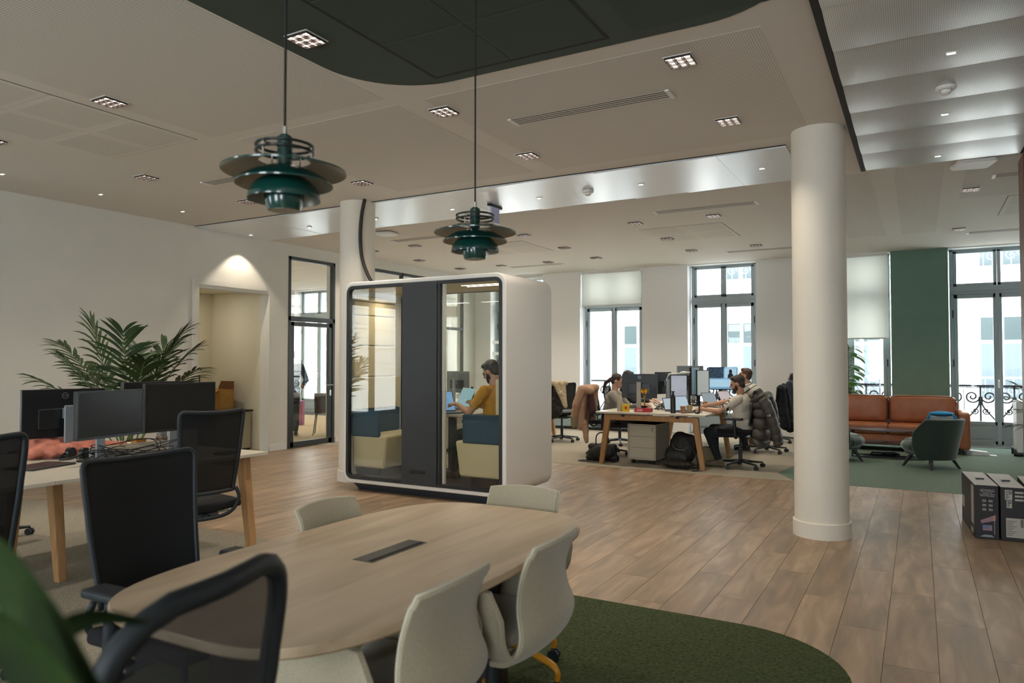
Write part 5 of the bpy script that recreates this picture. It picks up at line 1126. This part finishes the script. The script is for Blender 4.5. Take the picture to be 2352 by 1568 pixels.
# foreground plant, out of focus
def W(px, py, zz): return V((0, 0, CAMH))+FV*0+(V((-math.sin(YAW)*cos(PITCH), cos(YAW)*cos(PITCH), math.sin(PITCH)))*FPX+RV*(px-1176)-V((0, 0, 1))*(py-784))*(zz/FPX)
fb = V((-.80, .28, 0)); fp = thing('foreground_plant', 'blurred dark green leaves in the lower left corner close to the camera', 'plant', fb); pot(fp, .16, .34)
LFF = mat('foreground_leaf', '0b1808', .7, col2='24380f', spec=.15, scale=9)
def broad(pts, w_):
    P = [p-fb for p in smooth_pts(pts, 5)]; mb = MB(); vs = []; fs = []; n = len(P)
    for i, p in enumerate(P):
        tg = (P[min(n-1, i+1)]-P[max(0, i-1)]).normalized(); s_ = tg.cross(FV*1.0+V((0, 0, .4))).normalized(); ww = w_*sin(pi*min(1, .06+.94*i/(n-1)))**.6
        if i == n-1: ww = .001
        vs += [p-s_*ww/2, p+FV*.012, p+s_*ww/2]
    for i in range(n-1):
        a = i*3; fs += [(a, a+1, a+4, a+3), (a+1, a+2, a+5, a+4)]
    return mb.add(vs, fs).build('leaf', LFF, fp, smooth=True)
broad([W(330, 1760, .52), W(190, 1590, .52), W(90, 1430, .53), W(0, 1290, .55), W(-80, 1220, .56)], .058)
broad([W(200, 1800, .50), W(150, 1640, .50), W(60, 1500, .5), W(-60, 1380, .5)], .05)
broad([W(60, 1560, .58), W(130, 1460, .6), W(230, 1412, .62), W(345, 1425, .64)], .022)
broad([W(-90, 1600, .6), W(-130, 1400, .6), W(-180, 1200, .6), W(-260, 1050, .62)], .07)
MB().tube(smooth_pts([(0, 0, .3), (.03, .02, .7), W(250, 1760, .54)-fb], 6), .008, 6).tube(smooth_pts([(0, 0, .3), (-.02, 0, .8), W(40, 1640, .57)-fb], 6), .007, 6).build('stem', STEM, fp, smooth=True)
# ================================================================== boxes at right
CARB = mat('box_black', '1c1718', .55); CARW = mat('box_white_top', 'b8b2aa', .6); LABL = mat('label_white', 'a9a59b', .6); INK = mat('ink', '1a1a1a', .7); WTX = mat('print_white', 'c8c4c0', .6); PIC1 = mat('print_blue', '3c6f9c', .5, col2='b0705a', scale=14); PIC2 = mat('print_grey', '8a8f95', .5)
def mon_box(label, loc, w_, d, h_, kind, rz=0):
    t = thing('monitor_box', label, 'box', loc, rz, 'black and white monitor cartons on the floor'); a = w_/2
    MB().box(-a, a, 0, d, 0, h_).build('carton', CARB, t, bevel=.003)
    MB().box(-a+.001, a-.001, .001, d-.001, h_, h_+.0015).build('top_face', CARW, t)
    MB().box(-.03, .03, d*.42, d*.46, h_+.001, h_+.012).box(-.03, -.02, d*.38, d*.46, h_+.001, h_+.01).build('carry_handle', IRON, t)
    if kind == 0:
        for k, tx in enumerate(('Dell UltraSharp 27', 'USB-C Hub Monitor', 'Moniteur de', 'concentrateur USB-C', 'Dell 27 UltraSharp')):
            text_obj('print_text', tx, .0125, WTX, t, (.005, -.0008, h_-.035-k*.0125), (pi/2, 0, 0))
        for r_ in range(3):
            for c_ in (-1, 1):
                x = .005+c_*.022; z = h_-.125-r_*.035; i_ = MB(); ring(i_, [(x-.013, z-.008), (x+.013, z-.008), (x+.013, z+.008), (x-.013, z+.008)], [(x-.011, z-.006), (x+.011, z-.006), (x+.011, z+.006), (x-.011, z+.006)], -.0012, -.0002); i_.box(x-.006, x+.006, -.0012, 0, z-.002, z+.002); i_.build('pictogram', WTX, t)
        MB().hexa([(-.04, -.0015, .125), (.06, -.0015, .155), (.06, 0, .155), (-.04, 0, .125)], [(-.045, -.0015, .15), (.06, -.0015, .20), (.06, 0, .20), (-.045, 0, .15)]).build('printed_screen', PIC1, t)
        MB().box(-.03, .035, -.0015, 0, .07, .115).build('printed_picture', PIC1, t); MB().box(.03, .036, -.0016, 0, .03, .16).prism([(0, 0), (0, 0), (0, 0)], 0, 0).build('printed_stand', PIC2, t) if False else MB().box(.050, .054, -.0016, 0, .04, .17).build('printed_stand', PIC2, t)
        MB().hexa([(-.05, -.0014, .018), (.05, -.0014, .018), (.05, 0, .018), (-.05, 0, .018)], [(-.02, -.0014, .035), (.03, -.0014, .035), (.03, 0, .035), (-.02, 0, .035)]).build('printed_foot', PIC2, t)
        MB().box(-a-.0012, -a, .07, .2, .10, h_-.02).box(-a-.0012, -a, .62, d-.02, .14, .24).build('side_label', LABL, t)
        MB().box(-a-.0012, -a, .10, .22, .02, .06).build('side_sticker', LABL, t)
    else:
        for (x0, x1, z0, z1) in ((-.055, -.005, h_-.10, h_-.02), (-.045, -.008, h_-.165, h_-.105), (-.05, .07, .03, .185)):
            l = MB().box(x0, x1, -.0015, 0, z0, z1).build('label', LABL, t); b = MB()
            for q in range(9):
                zz = z0+(z1-z0)*(.12+.09*q); b.box(x0+.006, x0+(x1-x0)*(.35+.12*((q*7) % 3)), -.002, -.0012, zz, zz+.003)
            for q in range(8): b.box(x1-.022+q*.0024, x1-.022+q*.0024+.0013, -.002, -.0012, z0+(z1-z0)*.55, z1-.006)
            b.build('label_print', INK, l)
        for q in range(3): MB().box(.012, .07, -.0015, 0, h_-.045-q*.03, h_-.03-q*.03).build('label', LABL, t)
    return t
mon_box('monitor carton nearest the column with printed picture on its end', (.468, 7.09, 0), .165, .80, .435, 0, radians(4))
mon_box('second monitor carton with white shipping labels on its end', (.648, 7.10, 0), .17, .80, .43, 1, radians(3))
mon_box('carton at the right picture edge, only its left side showing', (.835, 7.30, 0), .16, .62, .42, 1, radians(0))
# white portable unit by the right window
t = thing('portable_radiator', 'white slim portable unit on black wheels at the right edge by the window', 'heater', (1.40, 13.6, 0))
MB().box(-.12, -.01, -.25, .25, .06, .84).build('panel', WHB, t, bevel=.02, seg=3)
for y_ in (-.16, .16): MB().at((-.14, y_, .06)).tube([(-.012, 0, 0), (.012, 0, 0)], .058, 16).build('wheel', PLB, t, smooth=40)
MB().box(-.13, .08, -.20, .20, .03, .06).build('foot', BEZ, t)
# ================================================================== alcove things
t = thing('storage_cabinet', 'low pale cabinet with black top inside the wall alcove', 'cabinet', (-9.93, 8.10, 0)); CAB = mat('cabinet_pale', 'aaa48d', .5)
MB().box(-.38, .38, -.2, .2, .04, .63).build('body', CAB, t, bevel=.003)
for s_ in (-1, 1): MB().box(-.37 if s_ < 0 else .004, -.004 if s_ < 0 else .37, -.212, -.2, .05, .62).build('door', CAB, t, bevel=.002)
MB().box(-.40, .40, -.22, .23, .63, .66).build('top', BEZ, t, bevel=.006); MB().box(-.36, .36, -.18, .2, 0, .04).build('plinth', BEZ, t)
CB = mat('cardboard', 'b38848', .85, noise=.08, scale=10); CBD = mat('cardboard_dark', '6d4526', .85)
t = thing('cardboard_box', 'open cardboard box standing on the cabinet in the alcove', 'box', (-10.02, 8.05, .66), radians(-6))
b = MB(); b.box(-.215, .215, -.13, -.122, 0, .33).box(-.215, .215, .122, .13, 0, .33).box(-.215, -.207, -.13, .13, 0, .33).box(.207, .215, -.13, .13, 0, .33).box(-.215, .215, -.13, .13, 0, .006); b.build('carton', CB, t)
MB().hexa([(-.215, .122, .33), (.215, .122, .33), (.215, .128, .33), (-.215, .128, .33)], [(-.18, .15, .46), (.18, .15, .46), (.18, .156, .46), (-.18, .156, .46)]).build('rear_flap', CBD, t)
MB().hexa([(-.215, -.13, .33), (.215, -.13, .33), (.215, -.125, .335), (-.215, -.125, .335)], [(-.17, -.24, .26), (.21, -.24, .26), (.21, -.24, .265), (-.17, -.24, .265)]).build('front_flap', CB, t)
MB().box(-.025, .025, -.1315, -.13, 0, .31).build('tape', mat('tape', '7d5428', .4), t)
# ================================================================== meeting room things
t = thing('side_chair', 'dark chair with thin legs seen through the glazed door', 'chair', (-10.25, 10.75, 0), radians(40))
MB().sheet([[(-.2+i*.1, -.2+j*.1, .45) for j in range(5)] for i in range(5)], .04).build('seat', PLB, t, bevel=.01)
MB().sheet([[(-.2+i*.1, -.2-.02*j, .47+j*.09) for j in range(5)] for i in range(5)], .03).build('backrest', PLB, t, bevel=.01)
for x in (-.17, .17):
    for y in (-.17, .17): MB().tube([(x, y, .44), (x*1.3, y*1.3, 0)], .009, 6).build('leg', IRON, t)
t = thing('leafy_plant', 'small leafy plant beside the dark chair in the meeting room', 'plant', (-10.5, 11.45, 0)); pot(t, .15, .5)
for k in range(22):
    a = random.uniform(0, 2*pi); m_ = MB(); d = V((cos(a), sin(a), 1.1)); leaf_strip(m_, (0, 0, .5), d, V((-sin(a), cos(a), 0)), random.uniform(.4, .75), .045, 1.8, 7); m_.build('leaf', LFD, t, smooth=True)
t = thing('paper_bag', 'orange and purple paper bag on the meeting room floor', 'bag', (-12.3, 12.0, 0), radians(30))
MB().hexa([(-.14, -.08, 0), (.14, -.08, 0), (.14, .08, 0), (-.14, .08, 0)], [(-.15, -.09, .55), (.15, -.09, .55), (.15, .09, .55), (-.15, .09, .55)]).build('bag_body', mat('bag_print', 'b5622a', .6, col2='6a3a8a', scale=4), t); MB().tube(smooth_pts([(-.06, 0, .55), (-.04, 0, .65), (.04, 0, .65), (.06, 0, .55)]), .004, 5).build('handle', IRON, t)
# ================================================================== things on the workers desk
CUPP = mat('paper_cup', 'a8764a', .7); BOTB = mat('bottle_black', '121315', .35); BOTW = mat('bottle_sand', 'b3a995', .45); DZ = .741
def cup(label, x, y, m=CUPP, r=.038, h=.095, z=DZ, gp='paper cups'):
    t = thing('cup', label, 'cup', (x, y, z), 0, gp); MB().lathe([(0, 0), (r*.75, 0), (r, h), (r*.95, h), (r*.70, .006), (0, .006)], 20).build('cup_wall', m, t, smooth=40); MB().lathe([(r, h-.004), (r+.003, h-.001), (r, h+.002), (r-.002, h-.001)], 20, closed=True).build('rim', m, t, smooth=True)
def bottle(label, x, y, m, r=.034, h=.26, cap=None, z=DZ):
    t = thing('bottle', label, 'bottle', (x, y, z), 0); MB().lathe([(0, 0), (r, 0), (r, h*.70), (r*.8, h*.78), (r*.42, h*.86), (r*.42, h*.93), (0, h*.93)], 24).build('bottle_body', m, t, smooth=50, bevel=.002); MB().lathe([(0, h*.93), (r*.62, h*.94), (r*.62, h), (0, h)], 20).build('cap', cap or m, t, smooth=40)
bottle('tall black bottle at the front edge of the workers desk', -2.93, 9.72, BOTB, .036, .30); bottle('sand coloured bottle beside the yellow box at the desk corner', -3.70, 9.72, BOTW, .036, .27)
cup('nearest brown paper cup, right of the black bottle', -2.80, 9.75); cup('beige cup just behind the nearest paper cup', -2.76, 9.92, mat('cup_beige', 'b8a27c', .7), .042, .10)
cup('brown paper cup further back by the laptop', -2.82, 11.0); cup('white printed cup in the middle of the desk', -2.68, 11.2, mat('cup_white', 'b9b6a0', .7), .04, .10); cup('red cup below the video call monitor', -2.68, 12.2, mat('cup_red', 'c2232b', .5), .045, .11)
tag(MB().lathe([(0, 0), (.03, 0), (.03, .12), (.012, .19), (.012, .24), (0, .24)], 16).build('glass_bottle', glass('clear_bottle', (.85, .93, .92), .05), smooth=50), 'clear glass bottle behind the red cup', 'bottle', loc=(-2.72, 12.42, DZ))
t = thing('yellow_box', 'small yellow printed packet at the left front of the workers desk', 'box', (-3.60, 9.70, DZ), radians(6)); MB().box(-.048, .048, -.03, .03, 0, .105).build('packet', mat('packet_yellow', 'd8b40c', .5), t, bevel=.003); MB().at((.008, -.031, .055), 0, pi/2).lathe([(0, 0), (.024, 0), (.024, .001), (0, .001)], 7).build('red_star', mat('print_red', 'c2401c', .5), t)
t = thing('red_box', 'flat red printed box under the trophy', 'box', (-3.36, 9.76, DZ), radians(4)); MB().box(-.11, .11, -.08, .08, 0, .055).build('box_body', mat('box_red', 'b3202a', .5), t, bevel=.003); [MB().at((-.06+q*.025, -.0805, .028), 0, pi/2).lathe([(.008, -.001), (.015, -.001), (.015, .001), (.008, .001)], 14, closed=True).build('printed_mark', WTX, t) for q in range(3)]
GOLD = mat('gold', 'c9a03a', .2, 1)
t = thing('trophy', 'small golden cup trophy standing on the red box', 'trophy', (-3.35, 9.76, DZ+.057)); MB().box(-.035, .035, -.035, .035, 0, .03).build('plinth', BOTB, t, bevel=.003)
MB().lathe([(0, .03), (.025, .03), (.018, .05), (.007, .07), (.007, .12), (.012, .13), (.007, .14), (.007, .16), (0, .16)], 18).build('stem', GOLD, t, smooth=50)
MB().at((0, 0, .175), 0, pi/2).lathe([(.012, -.004), (.022, -.004), (.022, .004), (.012, .004)], 18, closed=True).build('ring', GOLD, t, smooth=40)
MB().lathe([(0, .195), (.02, .198), (.045, .22), (.062, .262), (.06, .262), (.042, .224), (.018, .205), (0, .203)], 28).build('bowl', GOLD, t, smooth=50)
tag(MB().box(-.09, .09, -.11, .11, 0, .012).build('notebook', mat('notebook_blue', '8f9db5', .6), bevel=.002), 'grey blue notebook on the desk between packet and red box', 'notebook', loc=(-3.46, 9.92, DZ), rz=.2)
def keyb(label, x, y, rz, z=DZ):
    t = thing('keyboard', label, 'keyboard', (x, y, z), rz); MB().box(-.2, .2, -.06, .06, 0, .014).build('keyboard_body', BEZ, t, bevel=.003); k = MB()
    for r_ in range(4):
        for c_ in range(14): k.box(-.19+c_*.027, -.19+c_*.027+.023, -.052+r_*.026, -.052+r_*.026+.022, .014, .019)
    k.build('keys', BOTB, t, kind='stuff')
keyb('black keyboard under the woman\'s hands', -3.76, 10.5, radians(96))
def cables(label, pts_list, z=DZ, m=None, r=.0035):
    mb = MB()
    for P in pts_list: mb.tube(smooth_pts([(p[0], p[1], p[2] if len(p) > 2 else z+.004) for p in P], 6), r, 5)
    o = mb.build('cables', m or IRON, smooth=True); return tag(o, label, 'cables')
random.seed(11)
def tangle(cx_, cy_, n, R_, z=DZ, h_=.10):
    out = []
    for k in range(n):
        a = random.uniform(0, 2*pi); P = []
        for q in range(5):
            a += random.uniform(.5, 1.6); P.append((cx_+R_[0]*cos(a)*random.uniform(.4, 1), cy_+R_[1]*sin(a)*random.uniform(.4, 1), z+.006+(h_*random.random()**2 if 0 < q < 4 else 0)))
        out.append(P)
    return out
cables('tangle of black cables in the middle of the workers desk', tangle(-3.25, 10.5, 14, (.22, .35)))
cables('black cables tangled below the pale portrait monitor', tangle(-3.05, 11.6, 10, (.2, .35)))
cables('black cables hanging down behind the workers desk edge', [[(-2.44, 11.3, .73), (-2.42, 11.32, .5), (-2.44, 11.35, .28), (-2.5, 11.3, .4), (-2.48, 11.35, .7)], [(-2.43, 11.15, .73), (-2.41, 11.12, .45), (-2.45, 11.2, .35), (-2.43, 11.18, .72)]])
t = thing('crumpled_film', 'white plastic film draped over the top of the text monitor', 'wrapping', (-3.05, 10.45, 0)); blob('film', [('c', (-.16, 0, 1.255), .012, (.14, .02, 1.285), .012), ('c', (-.16, 0, 1.255), .010, (-.20, .0, 1.17), .008), ('e', (.06, .02, 1.285), (.06, .02, .018))], WHB, t, .006, 2, disp=.01, dscale=.03)
tag(blob('mouse', [('e', (0, 0, .014), (.032, .055, .02))], BOTB, None, .005, 2), 'black mouse beside the upright stylus at the desk front', 'mouse', loc=(-2.62, 9.80, DZ-.001))
tag(MB().box(-.012, .012, -.012, .012, 0, .10).build('usb_hub', BOTB, bevel=.004), 'small upright black hub behind the mouse on the desk', 'hub', loc=(-2.62, 9.9, DZ), rz=.3)
# desk beyond the booth
bottle('steel bottle with copper cap seen through the right booth glass', -6.30, 9.70, mat('brushed_steel', 'a09a90', .3, .9), .04, .30, mat('copper', 'b0583a', .35, .6)); bottle('black bottle just right of the steel one behind the booth glass', -6.22, 9.80, BOTB, .036, .30)
cup('paper cup right of the two bottles behind the booth glass', -6.17, 9.72, z=.741)
cables('small heap of black cables on the desk beyond the booth', tangle(-6.3, 9.9, 6, (.15, .15)))
# ================================================================== bags on the floor
BAGM = mat('bag_black', '181716', .55, noise=.2, scale=20); STRAP = mat('strap_black', '121212', .6)
t = thing('handbag', 'black leather handbag with looped strap beside the left desk leg', 'handbag', (-4.02, 9.86, 0), radians(8))
blob('bag_body', [('e', (0, 0, .13), (.22, .10, .12)), ('c', (-.17, 0, .21), .05, (.17, 0, .21), .05), ('c', (-.2, 0, .05), .05, (.2, 0, .05), .05)], BAGM, t, .010, 5, disp=.012, dscale=.06)
MB().tube(smooth_pts([(-.08, -.07, .24), (-.07, -.07, .37), (0, -.07, .42), (.07, -.07, .37), (.08, -.07, .24)]), .009, 6).build('handle', STRAP, t, smooth=True)
MB().tube(smooth_pts([(.18, -.05, .2), (.22, -.12, .02), (0, -.18, .012), (-.28, -.16, .012), (-.32, -.10, .012), (-.2, -.04, .014)]), .010, 6, sq=.5).build('shoulder_strap', STRAP, t, smooth=True)
t = thing('backpack', 'large black backpack lying against the right desk leg', 'backpack', (-2.84, 9.95, 0), radians(-10))
blob('pack_body', [('e', (-.02, .02, .26), (.21, .15, .20)), ('e', (-.06, -.02, .16), (.22, .17, .15)), ('c', (-.1, .02, .38), .09, (.10, .02, .36), .08)], BAGM, t, .012, 4, disp=.03, dscale=.1)
blob('front_pocket', [('e', (-.05, -.15, .13), (.16, .06, .10))], mat('pocket_grey', '2f2d2b', .6), t, .010, 3, disp=.015, dscale=.06)
MB().tube(smooth_pts([(-.12, -.14, .30), (-.04, -.18, .25), (.08, -.16, .24)]), .004, 5).build('zip', LOGO, t); MB().tube(smooth_pts([(.12, -.1, .35), (.22, -.14, .2), (.26, -.12, .03), (.2, -.2, .015)]), .013, 6, sq=.5).build('strap', STRAP, t, smooth=True)
MB().tube(smooth_pts([(-.2, -.1, .02), (-.35, -.14, .012), (-.5, -.12, .012)]), .008, 6, sq=.5).build('loose_strap', STRAP, t)
t = thing('flat_bag', 'flat dark brown bag slumped in front of the backpack', 'bag', (-2.86, 9.66, 0), radians(-6))
blob('bag_body', [('e', (0, 0, .07), (.24, .09, .055)), ('c', (-.15, 0, .07), .05, (.15, .0, .04), .04)], mat('bag_brown', '2b2521', .6, noise=.2, scale=20), t, .010, 4, disp=.02, dscale=.06)
MB().tube(smooth_pts([(.2, -.02, .06), (.3, -.05, .08), (.33, -.12, .02), (.27, -.16, .012)]), .010, 6, sq=.5).build('strap', STRAP, t, smooth=True)
tag(blob('shopping_bag', [('b', (0, 0, .12), (.10, .07, .12))], mat('bag_sand', '9c8d6c', .85), None, .012, 4, disp=.02, dscale=.07), 'sand coloured bag standing behind the black backpack', 'bag', loc=(-2.58, 10.35, 0))
# ================================================================== left desk things
LD = .741
t = thing('pink_jacket', 'crumpled salmon pink jacket lying on the left desk', 'jacket', (-5.62, 3.15, LD)); blob('jacket_heap', [('e', (0, 0, .05), (.22, .34, .06)), ('c', (-.1, -.2, .08), .06, (.05, .2, .07), .05), ('c', (.08, .25, .04), .045, (.2, .42, .03), .03)], mat('salmon_cloth', 'bd7460', .85, noise=.2, scale=12), t, .010, 3, disp=.06, dscale=.09)
t = thing('headphones', 'black over ear headphones in front of the pink jacket', 'headphones', (-5.30, 3.05, LD), radians(20))
for s_ in (-1, 1): MB().at((s_*.055, 0, .045), 0, 0).tube([(-.015, 0, 0), (.015, 0, 0)], .042, 16).build('ear_cup', BOTB, t, smooth=40)
MB().tube(smooth_pts([(-.06, 0, .06), (-.06, -.10, .03), (0, -.15, .02), (.06, -.10, .03), (.06, 0, .06)]), .007, 8).build('headband', BOTB, t, smooth=True)
cables('tangle of black cables between the left desk monitors', tangle(-5.12, 3.35, 14, (.16, .42), LD, .12))
t = thing('desk_divider', 'low pale cable tray box behind the middle monitors', 'cable tray', (-5.27, 3.45, LD)); MB().box(-.05, .05, -.35, .30, 0, .07).build('tray', DTOP, t, bevel=.004); MB().box(-.04, .04, -.33, .28, .07, .075).build('lid', mat('tray_grey', '8f897a', .5), t)
tag(MB().box(-.12, .12, -.17, .17, 0, .012).build('closed_laptop', mat('dark_laptop', '33363a', .35, .5), bevel=.003), 'closed dark laptop at the near corner of the left desk by the pink jacket', 'laptop', loc=(-5.15, 2.72, LD), rz=.25)
tag(MB().box(-.03, .03, -.05, .05, 0, .09).build('wooden_block', mat('block_wood', 'c08a3a', .6), bevel=.003), 'small orange wooden block below the gap between two monitors', 'block', loc=(-5.45, 3.62, LD), rz=.2)
t = thing('nut_jar', 'glass jar of dark nuts under the wide monitor', 'jar', (-5.42, 3.80, LD)); MB().lathe([(0, .0), (.045, 0), (.045, .09), (.035, .10), (0, .10)], 20).build('jar_content', mat('nuts', '3a211a', .6, col2='b09a80', scale=60), t, smooth=40); MB().lathe([(.038, .10), (.038, .12), (0, .12)], 20).build('lid', LOGO, t)
t = thing('tiny_plant', 'tiny green potted plant seen below the wide monitor', 'plant', (-5.50, 4.0, LD)); MB().lathe([(0, 0), (.035, 0), (.045, .06), (0, .06)], 16).build('pot', WHB, t, smooth=40)
g_ = MB()
for k in range(40):
    a = random.uniform(0, 2*pi); leaf_strip(g_, (0, 0, .05), V((cos(a), sin(a), 1.2)), V((-sin(a), cos(a), 0)), random.uniform(.06, .12), .02, 1.2, 4)
g_.build('foliage', mat('bright_green', '5d8a22', .5), t, smooth=True)
tag(MB().box(-.05, .05, -.08, .08, 0, .02).build('phone_dock', BEZ, bevel=.006), 'small black gadget at the right end of the left desk', 'gadget', loc=(-4.62, 3.78, LD), rz=.2)
# side unit under the window behind the booth and waste bin
t = thing('low_heater', 'grey blue low radiator cabinet under the window beside the booth', 'radiator', (-6.0, 14.3, 0)); MB().box(-1.1, .9, -.12, .12, .06, .42).build('casing', mat('radiator_blue', '8fa3a6', .5), t, bevel=.005); MB().box(-1.05, .85, -.125, .1, .0, .06).build('kick', IRON, t)
tag(MB().box(-.06, .06, -.006, 0, 0, .045).build('wall_socket', mat('socket_red', 'b3202a', .5)), 'red socket plate low on the wall beside the round column', 'socket', loc=(-2.2, 14.495, .17))
